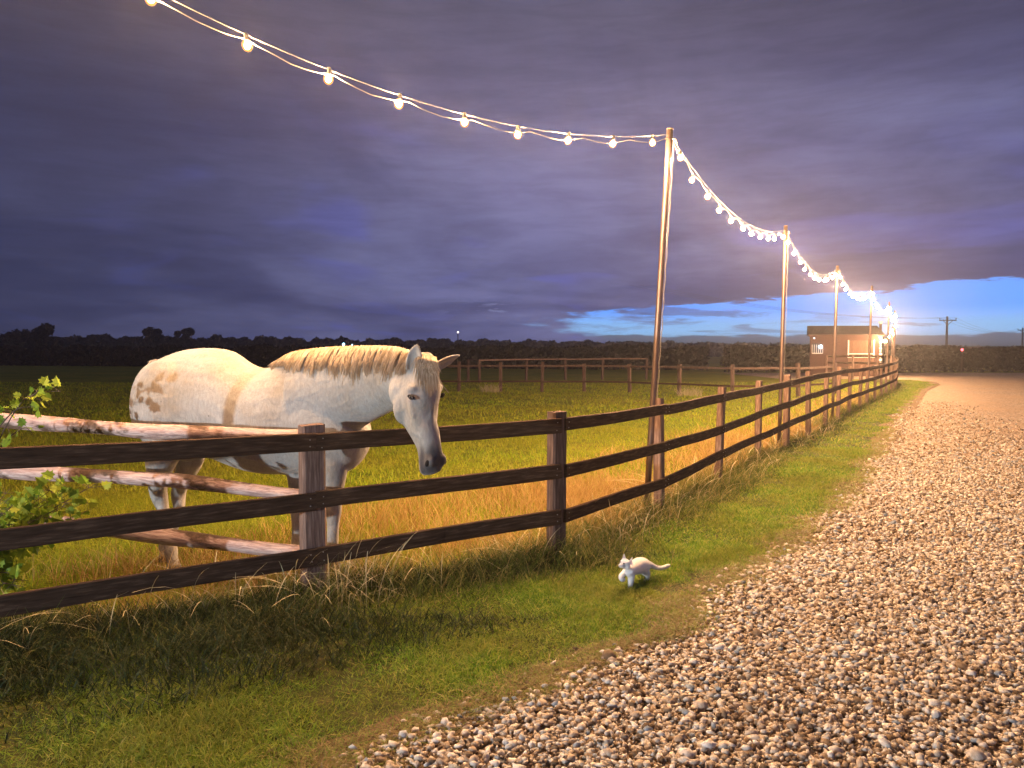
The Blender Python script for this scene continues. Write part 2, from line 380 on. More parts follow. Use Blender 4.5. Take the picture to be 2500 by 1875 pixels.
zs3 = np.concatenate([np.linspace(1, 14, 60), np.linspace(14.3, 43, 50)])
tag(strip('verge_ground', zs3, lambda z: XF(z)-.5, lambda z: XE(z)+.02, M['vground'], .0145, n=8), kind='structure')
tag(strip('verge_soil', zs2, lambda z: XE(z)-.22-.08*math.sin(z*2.3), lambda z: XE(z)+.3, M['soil'], -.004 if False else .0185, n=3), kind='structure')

# ------------------------------------------------------------------ grass
def blades(name, xy, z, h, w, lean, mat, seg=2, parent=None, dirang=None):
    n = len(xy); a = rng.uniform(0, 2*np.pi, n) if dirang is None else dirang
    ld_ = np.stack([np.cos(a), np.sin(a)], 1); b = rng.uniform(0, 2*np.pi, n)
    sd = np.stack([np.cos(b), np.sin(b), 0*b], 1)*(w/2)[:, None]
    base = np.concatenate([xy, z[:, None]], 1)
    def at(t):
        off = (lean*h*t**1.8)[:, None]*ld_; zz = h*t*(1-.35*lean*t)
        return base + np.concatenate([off, zz[:, None]], 1)
    rows = []
    ts = [0, .45, 1.] if seg == 2 else [0, .35, .7, 1.]
    ws = [.9, .85, 0] if seg == 2 else [.9, .9, .6, 0]
    for t, k in zip(ts[:-1], ws[:-1]):
        c = at(t); rows += [c-sd*k, c+sd*k]
    rows.append(at(1.)); V = np.stack(rows, 1); m = V.shape[1]; V = V.reshape(-1, 3)
    o = np.arange(n)*m; T = []
    for s in range(seg-1):
        q = 2*s; T += [np.stack([o+q, o+q+1, o+q+3], 1), np.stack([o+q, o+q+3, o+q+2], 1)]
    q = 2*(seg-1); T.append(np.stack([o+q, o+q+1, o+q+2], 1))
    return mesh_np(name, V, np.concatenate(T), mat, parent)
def clump(x, y, s=1.0):
    return .5+.5*np.sin(x*5.3*s+1.7*np.sin(y*3.1*s))*np.sin(y*4.7*s+1.3*np.sin(x*2.9*s))
def inview(x, y, m=1.35, extra=1.2): return np.abs(x) < .6745*m*y+extra
def samp(n, x0, x1, y0, y1, pow_=1.0):
    y = y0+(y1-y0)*rng.random(n)**pow_; x = rng.uniform(x0, x1, n); return x, y

# mown verge
def verge(name, N, y0, y1, hmul, wmul):
    y = rng.uniform(y0, y1, N); f0 = XF(y); e0 = XE(y); x = f0 + (e0-f0+.22)*rng.random(N)
    d = (e0-x)*slope(y); thin = np.clip((d+.12)/.32+.35*(clump(x, y, .9)-.5), 0, 1)**1.2
    keep = (rng.random(N) < thin*.97+.03*(d > -.1))*(rng.random(N) < .85+.15*clump(x, y)) & inview(x, y)
    x, y, d = x[keep], y[keep], d[keep]; n = len(x)
    h = .030+(.016+.058*rng.random(n)**1.6)*(.35+.95*clump(x, y, 1.3)*clump(x+.7, y, .45)+.25*clump(x, y, 3.3))*hmul*np.clip(.5+d, .5, 1)
    for px_, py_ in ((1.05, 5.27), (1.42, 5.48), (1.36, 5.62), (1.2, 5.35)): h = h*(1-.75*np.exp(-((x-px_)**2+(y-py_)**2)/.008))
    return blades(name, np.stack([x, y], 1), und(x, y)-.002, h, rng.uniform(.0035, .0065, n)*wmul, rng.uniform(.3, 1.7, n), M['blade'])
for a in ((240000, 2.3, 6.5, 1., 1.), (110000, 6.5, 13, 1.1, 1.5), (60000, 13, 43, 1.5, 3.0)):
    tag(verge('verge_grass', *a), kind='stuff')

# dead thatch and stray blades along the ragged edge of the drive
M['thatch'] = leafy('dead thatch', [(0, (.09,.06,.02)), (.4, (.22,.15,.055)), (.7, (.36,.27,.11)), (.85, (.14,.24,.02)), (1, (.20,.28,.03))], .2)
def thatch(N, y0, y1, w):
    y = rng.uniform(y0, y1, N); e0 = XE(y); x = e0+rng.normal(-.07, .11, N)*(1+.6*(clump(x_ := e0, y, .8)-.5)); keep = (x > XF(y)+.3) & inview(x, y) & (rng.random(N) < .35+.65*clump(x, y, .9)); x, y = x[keep], y[keep]; n = len(x)
    tag(blades('dead_thatch', np.stack([x, y], 1), und(x, y)+.014, rng.uniform(.015, .055, n), w*rng.uniform(.7, 1.5, n), rng.uniform(.9, 2.2, n), M['thatch']), kind='stuff')
thatch(60000, 2.5, 7, .0035); thatch(30000, 7, 16, .007)
# long grass under the fence
def longgrass(N, y0, y1, left, right, h0, h1, w, mat, seg=3, lean=(.3, 1.2), name='long_grass'):
    y = rng.uniform(y0, y1, N); f0 = XF(y); u = rng.random(N); x = f0-left+(left+right)*u
    off = (x-f0); prof = np.where(off < 0, 1+off/left*.6, 1-off/right)
    keep = (rng.random(N) < .25+.75*np.clip(prof, 0, 1)) & (rng.random(N) < .35+.65*clump(x, y, .8)) & inview(x, y)
    x, y, prof = x[keep], y[keep], prof[keep]; n = len(x)
    h = (h0+(h1-h0)*rng.random(n)**1.6)*(.35+.65*np.clip(prof, 0, 1))*(.7+.5*clump(x, y, .5))
    return tag(blades(name, np.stack([x, y], 1), und(x, y)-.002, h, w*rng.uniform(.7, 1.4, n), rng.uniform(*lean, n), mat, seg), kind='stuff')
M['shadetoned'] = leafy('rank dark grass at the fence foot', [(0, (.008,.018,.004)), (.6, (.026,.044,.008)), (1, (.09,.09,.028))], .2)  # shade on the left verge and fence foot put into the blade colour
longgrass(95000, 2.3, 4.7, .7, 2.35, .10, .34, .006, M['shadetoned'])
longgrass(24000, 4.2, 6.2, .5, .95, .10, .26, .006, M['shadetoned'])
longgrass(34000, 2.6, 6.0, .5, 1.35, .10, .40, .0042, M['tall'])
longgrass(30000, 5.7, 12, .5, .62, .12, .42, .005, M['tall'])
longgrass(18000, 12, 43, .6, .55, .14, .36, .010, M['tall'])
longgrass(40000, 6.0, 16, .05, .75, .06, .16, .007, M['shadetoned'])  # dark strip of blades painted in as the fence's shadow
longgrass(18000, 16, 43, .05, .80, .07, .16, .012, M['shadetoned'])
# dry straw behind the fence
def straw(N, y0, y1, o0, o1, h0, h1, w):
    y = rng.uniform(y0, y1, N); f0 = XF(y); off = o0+(o1-o0)*rng.random(N)**1.2; x = f0-off
    k = np.clip((clump(x, y, .33)-.1)*1.6, 0, 1); keep = (rng.random(N) < (.25+.75*k)*np.clip(1.25-off/o1, 0, 1)) & inview(x, y)
    x, y = x[keep], y[keep]; n = len(x)
    h = h0+(h1-h0)*rng.random(n); tag(blades('straw_grass', np.stack([x, y], 1), und(x, y)-.002, h, w*rng.uniform(.7, 1.4, n), rng.uniform(.2, 1.1, n), M['dry'], 3), kind='stuff')
straw(24000, 5.3, 9.5, .05, 3.2, .12, .36, .0045)
straw(14000, 9.5, 16, .05, 2.6, .10, .30, .007)
straw(5000, 16, 30, .1, 2.0, .10, .25, .012)
straw(3500, 3.6, 5.3, .1, 1.4, .08, .22, .004)
# pasture
def pasture(N, y0, y1, h0, h1, w, xmin=-40):
    y = y0+(y1-y0)*rng.random(N); half = .6745*1.2*y+1; x = rng.uniform(np.maximum(-half, xmin), np.minimum(XF(y), half))
    keep = rng.random(N) < .45+.55*clump(x, y, .5); x, y = x[keep], y[keep]; n = len(x)
    h = (h0+(h1-h0)*rng.random(n))*(.6+.7*clump(x, y, .25)); tag(blades('pasture_grass', np.stack([x, y], 1), und(x, y)-.002, h, w*rng.uniform(.7, 1.4, n), rng.uniform(.3, 1.2, n), M['field']), kind='stuff')
pasture(80000, 4.6, 9, .04, .11, .005)
pasture(80000, 9, 18, .05, .12, .010)
pasture(60000, 18, 40, .06, .13, .024)
# bleached seed stalks leaning out of the long grass
def stalks(N, y0, y1):
    V = []; Fc = []
    for i in range(N):
        y = random.uniform(y0, y1); x = float(XF(y))+random.gauss(.12, .22); 
        if random.random() < .2: y = random.gauss(5.05, .25); x = random.gauss(-1.25, .25)
        hh = random.uniform(.28, .55); a = random.uniform(0, 6.28) if random.random() < .5 else random.gauss(-.6, .5); ln = random.uniform(.3, 1.3)
        pts = []
        for k in range(8):
            t = k/7; pts.append((x+math.cos(a)*ln*hh*t**2, y+math.sin(a)*ln*hh*t**2, hh*(t-.42*ln*t**2.6)))
        px = Vector((math.sin(a)+.3, -math.cos(a), .2)).normalized()
        b = len(V)
        for k, p in enumerate(pts):
            wv = .0009 if k < 4 else .0018*(1+.5*(k % 2)); wv *= (1.0 if k < 7 else .3)*(1 if y < 8 else 1.7)
            V += [Vector(p)-px*wv, Vector(p)+px*wv]
            if k: q = b+2*k; Fc.append((q-2, q-1, q+1, q))
    tag(mesh_np('seed_stalks', V, Fc, M['stalk']), kind='stuff')
stalks(420, 3.0, 8.5); stalks(200, 8.5, 16)

# ------------------------------------------------------------------ loose stones
def stones(N, y0, y1, xr, smin, smax, edge=0.25):
    phi = (1+5**.5)/2
    ico = np.array([(-1,phi,0),(1,phi,0),(-1,-phi,0),(1,-phi,0),(0,-1,phi),(0,1,phi),(0,-1,-phi),(0,1,-phi),(phi,0,-1),(phi,0,1),(-phi,0,-1),(-phi,0,1)])/1.9
    fc = np.array([(0,11,5),(0,5,1),(0,1,7),(0,7,10),(0,10,11),(1,5,9),(5,11,4),(11,10,2),(10,7,6),(7,1,8),(3,9,4),(3,4,2),(3,2,6),(3,6,8),(3,8,9),(4,9,5),(2,4,11),(6,2,10),(8,6,7),(9,8,1)])
    y = rng.uniform(y0, y1, N); e = XE(y); x = e-edge+(xr(y)-e+edge)*rng.random(N)
    d = (x-e); keep = (d > 0) | (rng.random(N) < np.exp(d*10)*.5); keep &= (rng.random(N) < .72+.28*clump(x, y, .6)) | (d > .6)
    mid = np.clip(1-np.abs(d/np.maximum(slope(y), .1)-1.9)/.55, 0, 1)     # the crown between the wheel tracks keeps more fines
    keep &= rng.random(N) < 1-.45*clump(x, y, .23)*np.clip((y-4)/5, 0, 1)
    keep &= rng.random(N) < np.clip(1.25-(y-9)/15-np.clip((d-1.2)/3, 0, .6)*np.clip((y-8)/6, 0, 1), 0, 1)
    x, y = x[keep], y[keep]; n = len(x)
    s = smin+(smax-smin)*rng.random(n)**2.2; s = np.where(rng.random(n) < .012, s*1.6, s)
    sh = ico[None]*(1+rng.uniform(-.42, .30, (n, 12, 1)))*(s[:, None]*rng.uniform(.5, 1.4, (n, 3)))[:, None, :]*.5
    sh[:, :, 2] *= .72
    a = rng.uniform(0, 6.28, n); ta = rng.normal(0, .45, n); c, s_ = np.cos(a), np.sin(a); ct, st = np.cos(ta), np.sin(ta)
    X_, Y_, Z_ = sh[..., 0], sh[..., 1], sh[..., 2]
    Y2 = Y_*ct[:, None]-Z_*st[:, None]; Z2 = Y_*st[:, None]+Z_*ct[:, None]
    X3 = X_*c[:, None]-Y2*s_[:, None]; Y3 = X_*s_[:, None]+Y2*c[:, None]
    lay = rng.random(n)*.016
    V = np.stack([X3+x[:, None], Y3+y[:, None], Z2+(.006+s*.16+lay)[:, None]], -1).reshape(-1, 3)
    T = (np.arange(n)[:, None, None]*12+fc[None]).reshape(-1, 3)
    tag(mesh_np('loose_gravel', V, T, M['stone']), kind='stuff')
RW = lambda y: .6745*1.1*y+.9
stones(80000, 2.5, 6.5, RW, .013, .046)
stones(50000, 6.5, 12, RW, .017, .048)
stones(30000, 12, 25, RW, .024, .058)

# ------------------------------------------------------------------ fence pieces
def beam(name, L_, h, t, mat, parent, loc, rot, jit=.0025, seg=8, taper=0., nails=False):
    """a sawn board lying along its own x axis, edges eased, slightly uneven"""
    c = min(h, t)*.12; prof = [(-t/2+c,-h/2),(t/2-c,-h/2),(t/2,-h/2+c),(t/2,h/2-c),(t/2-c,h/2),(-t/2+c,h/2),(-t/2,h/2-c),(-t/2,-h/2+c)]
    rings = []
    ph = random.uniform(0, 6)
    for i in range(seg+1):
        x = -L_/2+L_*i/seg; dy = jit*1.2*math.sin(ph+i*.9); dz = jit*1.5*math.sin(ph*2+i*.7)
        rings.append([(x, a+dy+random.uniform(-jit, jit)*.4, b*(1+taper*(i/seg-.5))+dz+random.uniform(-jit, jit)*.4) for a, b in prof])
    mb = MB(); mb.ring_loft(rings); nf = len(mb.f)
    if nails:
        for sx_ in (-1, 1):
            for q_n in (-.24, .22):
                cx = sx_*(L_/2-.035-random.uniform(0, .012)); cz = h*(q_n+random.uniform(-.05, .05))
                mb.tube([(cx, -t/2-.004, cz), (cx, -t/2+.004, cz)], .0042, 8)
    o = mb.build(name, [mat, M['nail']], parent); o.location = loc; o.rotation_euler = rot
    for k_ in range(nf, len(o.data.polygons)): o.data.polygons[k_].material_index = 1
    return o
def upright(name, H, a, b, mat, parent, loc, rotz, lean=(0, 0), bury=.12, top=0.0):
    """a sawn post standing on its own z axis (a along fence, b across it)"""
    c = .12*min(a, b); prof = [(-a/2+c,-b/2),(a/2-c,-b/2),(a/2,-b/2+c),(a/2,b/2-c),(a/2-c,b/2),(-a/2+c,b/2),(-a/2,b/2-c),(-a/2,-b/2+c)]
    rings = []
    for i in range(7):
        z = -bury+(H+bury)*i/6
        rings.append([(p[0]+random.uniform(-.0015, .0015), p[1]+random.uniform(-.0015, .0015), z+(top*p[0] if i == 6 else 0)) for p in prof])
    mb = MB(); mb.ring_loft(rings); o = mb.build(name, mat, parent); o.location = loc; o.rotation_euler = (lean[0], lean[1], rotz); return o

road_fence = thing('post_and_rail_fence', 'dark brown three rail fence running beside the gravel drive', 'fence', (FP[2][0], FP[2][1], 0))
def rel(p, root): return Vector(p)-root.location
for i, (x, y, top, rl, w) in enumerate(FP):
    p0 = FP[max(i-1, 0)]; p1 = FP[min(i+1, len(FP)-1)]
    if i == 3: ang = math.atan2(FP[3][1]-FP[2][1], FP[3][0]-FP[2][0])+.12
    else: ang = math.atan2(p1[1]-p0[1], p1[0]-p0[0])
    upright('post', top+random.uniform(-.012, .012), w*1.05, w*.86, M['postdark'] if i in (3,) else M['post'], road_fence, rel((x, y, 0), road_fence), ang, (random.gauss(0, .012), random.gauss(0, .012)), top=random.uniform(-.1, .1))
    if i+1 < len(FP):
        q = FP[i+1]; dx, dy = q[0]-x, q[1]-y; L_ = math.hypot(dx, dy); nx, ny = dy/L_, -dx/L_
        for k in range(3):
            za, zb = rl[k], q[3][k]
            oa = w*.43+.018; ob = q[4]*.43+.018
            pa = Vector((x+nx*oa, y+ny*oa, za)); pb = Vector((q[0]+nx*ob, q[1]+ny*ob, zb)); d = pb-pa
            h = (.116 if i < 3 else .104)+random.uniform(-.004, .004)
            ang2 = math.atan2(d.y, d.x); pit = math.asin(d.z/d.length)
            beam('rail', d.length-(.010 if i < 8 else .004), h, .036, M['rail'], road_fence, rel((pa+pb)/2, road_fence)+Vector((0, 0, random.uniform(-.005, .005))), (random.uniform(-.02, .02), -pit, ang2), nails=i < 8)

# peeled log fence meeting the corner post
log_fence = thing('log_fence', 'bleached peeled log rails leading left behind the dark fence', 'fence', (-1.36, 5.23, 0))
def log(y_px, ry):
    pts = [P(px, py, d) for px, py, d in y_px]
    mb = MB(); n = 22; full = []; rad = []
    for i in range(n+1):
        t = i/n*(len(pts)-1); k = min(int(t), len(pts)-2); f = t-k
        full.append(pts[k].lerp(pts[k+1], f)+Vector((0, 0, .004*math.sin(i*1.1+ry*90)))); rad.append((ry[0]+(ry[1]-ry[0])*i/n)*(1+random.uniform(-.05, .05))) if isinstance(ry, tuple) else rad.append(ry)
    o0 = full[0]; d = (full[-1]-full[0]).normalized(); q = d.to_track_quat('X', 'Z').to_matrix().to_4x4(); inv = q.inverted()
    loc = [inv @ (p-o0) for p in full]; mb.tube(loc, rad, 14, jit=.035, squash=.85)
    o = mb.build('rail', M['log'], log_fence, True); o.location = rel(o0, log_fence); o.rotation_euler = q.to_euler(); return o
def log_(a, ry):
    global random
    pts = a
    return log(pts, ry)
class _R(tuple): pass
for pts, ry in (([(752,1066,5.24),(376,1054,5.40),(72,1031,5.75),(-250,1008,6.1)], (.050,.058)),
                ([(752,1212,5.24),(420,1172,5.40),(72,1154,5.70),(-250,1130,6.05)], (.046,.060)),
                ([(752,1352,5.24),(420,1312,5.40),(72,1268,5.70),(-250,1240,6.05)], (.050,.062))):
    P3 = [P(*p) for p in pts]; n = 24; full = []; rad = []; ph = random.uniform(0, 6)
    for i in range(n+1):
        t = i/n*3; k = min(int(t), 2); full.append(P3[k].lerp(P3[k+1], t-k)+Vector((0, 0, .002*math.sin(i*.9+ph)))); rad.append((ry[0]+(ry[1]-ry[0])*i/n)*(1+.08*math.sin(i*.7+ph)))
    o0 = full[0]; q = (full[-1]-o0).normalized().to_track_quat('X', 'Z').to_matrix().to_4x4(); inv = q.inverted()
    mb = MB(); mb.tube([inv @ (p-o0) for p in full], rad, 16, jit=.03, squash=1.)
    o = mb.build('rail', M['log'], log_fence, True); o.location = rel(o0, log_fence); o.rotation_euler = q.to_euler()
pe = P(-330, 1100, 6.15)
upright('post', 1.25, .13, .12, M['post'], log_fence, rel((pe.x, pe.y, 0), log_fence), .2)

# paddock fence across the field
def wire_fence(name, label, pts, tops, rails, w, mat, rmat, h=.09):
    t = thing(name, label, 'fence', (*pts[0], 0))
    for i, (x, y) in enumerate(pts):
        ang = math.atan2(pts[min(i+1, len(pts)-1)][1]-pts[max(i-1, 0)][1], pts[min(i+1, len(pts)-1)][0]-pts[max(i-1, 0)][0])
        upright('post', tops+random.uniform(-.05, .05), w, w, mat, t, rel((x, y, 0), t), ang, (random.gauss(0, .02), random.gauss(0, .02)))
        if i+1 < len(pts):
            for z, m_ in zip(rails, rmat):
                a = Vector((x, y-w/2-.02, z+random.uniform(-.02, .02))); b = Vector((*pts[i+1], z+random.uniform(-.02, .02))); b.y -= w/2+.02
                d = b-a; beam('rail', d.length, h, .035, m_, t, rel((a+b)/2, t), (0, -math.asin(d.z/d.length), math.atan2(d.y, d.x)), seg=2)
    return t
pad = [(-6.2,31.6),(-4.1,31.5),(-2.2,31.4),(-.47,31.2),(1.22,31.1),(2.95,31.0),(4.72,30.4),(6.37,28.9),(7.85,27.0),(10.35,27.4),(12.6,29.6)]
wire_fence('paddock_fence', 'weathered rail fence with dark lower rail crossing the pasture', pad, 1.2, (1.06, .43), .13, M['postdark'], (M['postdark'], M['rail']), h=.075)
pad2 = [(-2.4,41.5),(-1.7,39.5),(.8,43),(3.1,44),(5.3,44.6),(8.,45.2)]
wire_fence('paddock_fence', 'farther pale top-railed fence behind the crossing paddock fence', pad2, 1.25, (1.2,), .13, M['postdark'], (M['post'],), h=.07)
# straw tufts at the foot of the paddock posts
def tuft(c, n, r, h, name='grass_tuft'):
    a = rng.uniform(0, 6.28, n); rr = r*np.sqrt(rng.random(n)); x = c[0]+rr*np.cos(a); y = c[1]+rr*np.sin(a)
    return blades(name, np.stack([x, y], 1), und(x, y), h*rng.uniform(.5, 1, n), np.full(n, .012), rng.uniform(.2, 1, n), M['stalk'], 3)
tag(tuft((6.6, 28.2), 170, .45, .55), 'pale straw tuft by the paddock post right of the tall light pole', 'grass tuft')
tag(tuft((-.9, 30.9), 130, .4, .5), 'pale straw tuft at the paddock post right of the horse ears', 'grass tuft')

# ------------------------------------------------------------------ light poles and festoon strings
LP = [((-3.72, 3.50), (-3.7, 3.5), 4.60), ((1.40, 7.92), (1.625, 7.92), 3.97), ((4.66, 13.2), (4.72, 13.2), 3.84), ((7.74, 18.3), (7.80, 18.3), 3.72),
      ((11.35, 24.2), (11.42, 24.2), 3.74), ((14.75, 29.9), (14.8, 29.9), 3.60), ((17.55, 35.0), (17.6, 35.0), 3.52), ((20.4, 40.6), (20.45, 40.6), 3.42), ((22.9, 45.8), (22.9, 45.8), 3.16)]
LP[8] = ((19.9+3.1, 46.0), (23.0, 46.0), 3.16)
pl_lab = ['steel pole of the string lights beyond the left edge of the photo', 'tallest nearest steel pole leaning right beside the fence, carrying string lights',
 'steel string light pole beside the doubled fence post, second nearest', 'steel string light pole in front of the shed wall left of its door', 'steel string light pole in front of the shed door',
 'steel string light pole in front of the shed corner and flue', 'slim steel pole where the string lights bunch right of the shed', 'steel pole at the far bend of the fence, rightmost of the light poles', 'farthest slim steel pole holding the last string to the shed']
pole_tops = []
for i, (b, t, h) in enumerate(LP):
    root = thing('string_light_pole', pl_lab[i], 'light pole', (b[0], b[1], 0), 'steel poles carrying the string lights')
    lx, ly = t[0]-b[0], t[1]-b[1]; r = .037
    r = .033; mb = MB(); mb.tube([(lx*k, ly*k, -.2+(h+.2)*k) for k in (0, .2, .4, .6, .8, 1)], r, 16); mb.build('tube', M['steel'], root, True)
    mb = MB(); mb.tube([(lx, ly, h), (lx*1.002, ly, h+.012)], [r*1.12, r*1.05], 16); mb.build('cap', M['steel'], root, True)
    mb = MB(); mb.tube([(lx*.975-.05, ly-.02, h*.975), (lx*.975+.06, ly-.02, h*.975)], .008, 8); mb.tube([(lx*.975+.06, ly-.02, h*.975), (lx*.975+.075, ly-.02, h*.975-.04)], .006, 6)
    mb.build('hook', M['steel'], root)
    if i in (1, 2):
        mb = MB(); pts = []
        for k in range(40):
            t_ = .27+k/39*.7; pts.append((lx*t_+r+.007+.010*abs(math.sin(k*.9)), ly-.02, h*t_))
        mb.tube(pts, .0045, 6); mb.build('cable_tail', M['cable'], root)
    pole_tops.append(Vector((t[0], t[1], h-.05)))
shed_corner = Vector((24.0, 49.6, 2.75))
spans = [(pole_tops[i], pole_tops[i+1]) for i in range(8)] + [(pole_tops[8], shed_corner)]
nb = [11, 11, 11, 11, 11, 10, 10, 9, 7]
sag = [.58, .36, .42, .42, .42, .40, .40, .50, .55]
sl_lab = ['nearest warm bulb string from the upper left down to the tallest pole', 'warm bulb string between the tallest pole and the second pole', 'warm bulb string between the second and third poles',
 'warm bulb string dipping from the third pole to the pole before the shed door', 'warm bulb string from the shed door pole to the shed corner pole', 'warm bulb string falling right of the shed flue',
 'bunched warm bulb string just before the fence bend', 'warm bulb string past the fence bend to the last pole', 'last warm bulb string swinging back left onto the shed eaves']
def sphere_rings(c, r, nu=10, nv=7, stretch=1.15):
    V = []; Fc = []
    V.append(c+Vector((0, 0, -r*stretch)))
    for j in range(1, nv):
        th = math.pi*j/nv
        for i in range(nu):
            a = 2*math.pi*i/nu; V.append(c+Vector((r*math.sin(th)*math.cos(a), r*math.sin(th)*math.sin(a), -r*stretch*math.cos(th))))
    V.append(c+Vector((0, 0, r*stretch))); k = len(V)-1
    for i in range(nu): Fc.append((0, 1+(i+1) % nu, 1+i)); Fc.append((k, 1+(nv-2)*nu+i, 1+(nv-2)*nu+(i+1) % nu))
    for j in range(nv-2):
        for i in range(nu): a = 1+j*nu+i; b = 1+j*nu+(i+1) % nu; Fc.append((a, b, b+nu, a+nu))
    return V, Fc
bulb_me = None; sock_me = None
for si, (a, b) in enumerate(spans):
    root = thing('string_lights', sl_lab[si], 'string lights', tuple(a), 'strings of warm bulbs hung along the fence')
    sg = sag[si]
    def wire(t, extra=0.): p = a.lerp(b, t); return p+Vector((0, 0, -4*(sg+extra)*t*(1-t)))-a
    mb = MB(); mb.tube([wire(k/24) for k in range(25)], .0026 if si < 3 else .005, 5); mb.build('support_wire', M['cable'], root)
    pts = []; n = nb[si]; K = n*6
    for k in range(K+1):
        t = k/K; f = (t*n) % 1; dp = .028+.035*math.sin(f*math.pi)*(1 if k % 2 else .9)
        pts.append(wire(t)+Vector((.008*math.sin(k*1.3), .008*math.cos(k*1.1), -dp*(1 if 0 < t < 1 else 0))))
    mb = MB(); mb.tube(pts, .0034 if si < 3 else .006, 5); mb.build('cable', M['cable'], root)
    for j in range(n):
        t = (j+.5)/n if si else 1-(.256+.590*j)/6.92; p = wire(t)+Vector((random.uniform(-.02, .02), random.uniform(-.02, .02), -.035+(.05 if si == 0 else 0)))
        if bulb_me is None:
            mb = MB(); V, Fc = sphere_rings(Vector((0, 0, -.080)), .017); mb.add(V, Fc); ob = mb.build('bulb', M['bulb'], root, True); bulb_me = ob.data
            mb = MB(); V, Fc = sphere_rings(Vector((0, 0, -.078)), .036, 16, 10); mb.add(V, Fc); og = mb.build('glass', M['amber'], ob, True); glass_me = og.data
            mb = MB(); mb.tube([(0,0,0),(0,0,-.045),(0,0,-.056)], [.013,.016,.014], 8); os_ = mb.build('socket', M['socket'], ob); sock_me = os_.data
            os_.location = (0, 0, 0)
        else:
            ob = bpy.data.objects.new('bulb', bulb_me); link(ob, root); link(bpy.data.objects.new('glass', glass_me), ob); os_ = bpy.data.objects.new('socket', sock_me); link(os_, ob)
        ob.location = p; ob.rotation_euler = (random.uniform(-.15, .15), random.uniform(-.15, .15), 0)

# ------------------------------------------------------------------ animals: lofted volumes fused into one skin
NS = 28
def ell(c, U, Vp, Vn=None, sq=2.0):
    """ring round c: U sideways half-axis vector, Vp / Vn the two half-axes of the other direction"""
    Vn = Vn if Vn is not None else -Vp; out = []
    for k in range(NS):
        a = 2*math.pi*k/NS; ca, sa = math.cos(a), math.sin(a)
        e = 2/sq; ca2 = math.copysign(abs(ca)**e, ca); sa2 = math.copysign(abs(sa)**e, sa)
        out.append(c+U*ca2+(Vp*sa2 if sa > 0 else Vn*(-sa2)))
    return out
def resample(keys, m):
    """Catmull-Rom through tuples of numbers"""
    K = np.array(keys, float); n = len(K); out = []
    for i in range(n-1):
        p0, p1, p2, p3 = K[max(i-1, 0)], K[i], K[i+1], K[min(i+2, n-1)]
        for j in range(m):
            t = j/m; out.append(.5*((2*p1)+(-p0+p2)*t+(2*p0-5*p1+4*p2-p3)*t*t+(-p0+3*p1-3*p2+p3)*t**3))
    out.append(K[-1]); return out
def limb(mb, keys, m=4, n=18):
    """keys: (x,y,z,r)"""
    pts = resample(keys, m); mb.tube([Vector(p[:3]) for p in pts], [max(.004, float(p[3])) for p in pts], n)
def ball(mb, c, rx, ry=None, rz=None, n=14):
    ry = ry or rx; rz = rz or rx; V, Fc = sphere_rings(Vector((0, 0, 0)), 1., n, n//2+2, 1.)
    mb.add([Vector((v.x*rx, v.y*ry, v.z*rz))+Vector(c) for v in V], Fc)
def fuse(mb, name, mat, parent, voxel, smooth_it, fac=.5):
    o = mb.build(name, mat, parent, True)
    md = o.modifiers.new('r', 'REMESH'); md.mode = 'VOXEL'; md.voxel_size = voxel; md.use_smooth_shade = True
    ms = o.modifiers.new('s', 'SMOOTH'); ms.factor = fac; ms.iterations = smooth_it
    dg = bpy.context.evaluated_depsgraph_get(); dg.update(); me = bpy.data.meshes.new_from_object(o.evaluated_get(dg))
    o.modifiers.clear(); old = o.data; o.data = me; bpy.data.meshes.remove(old)
    if not me.materials: me.materials.append(mat)
    me.polygons.foreach_set('use_smooth', np.ones(len(me.polygons), dtype=bool)); return o

# ---- the grey horse
HO = Vector((-2.1, 5.8, 0))
horse = thing('horse', 'white grey horse behind the fence hanging its head over the top rail', 'horse', tuple(HO))
def H(zx, zy, d): # study-crop pixel and depth -> point relative to the horse
    return P(280+zx*.4098, 780+zy*.4098, d)-HO
hb = MB()
# torso stations: x, top, bottom, depth, half width
tor = [(158,440,560,6.00,.07),(172,345,650,6.00,.17),(215,268,740,5.99,.235),(300,228,790,5.97,.29),(400,188,810,5.95,.315),(500,172,815,5.93,.325),(600,170,830,5.90,.325),
 (700,188,868,5.87,.325),(800,258,900,5.84,.335),(900,290,916,5.80,.34),(1000,262,922,5.76,.325),(1100,235,918,5.73,.30),(1200,240,915,5.69,.285),(1300,300,930,5.66,.275),(1400,440,900,5.63,.25),(1460,540,850,5.61,.20),(1500,600,780,5.60,.12)]
pts = resample(tor, 3); rings = []
for q in pts:
    x, t, b, d, w = q; T = H(x, t, d); B = H(x, b, d); c = (T+B)/2; up = (T-B)/2
    side = Vector((.17, 1, 0)).normalized()*w
    c2 = c+Vector((0, 0, -up.z*.08)); rings.append(ell(c2, side, Vector((0, 0, up.z*1.08)), Vector((0, 0, -up.z*.92)), 2.05))
hb.ring_loft(rings)
# haunch and shoulder masses
ball(hb, H(330, 520, 5.78), .28, .17, .37); ball(hb, H(430, 640, 5.76), .20, .12, .27); ball(hb, H(330, 520, 6.12), .28, .16, .36)
ball(hb, H(1190, 560, 5.55), .21, .12, .34); ball(hb, H(1290, 700, 5.50), .17, .12, .20); ball(hb, H(1430, 700, 5.62), .12, .17, .16)
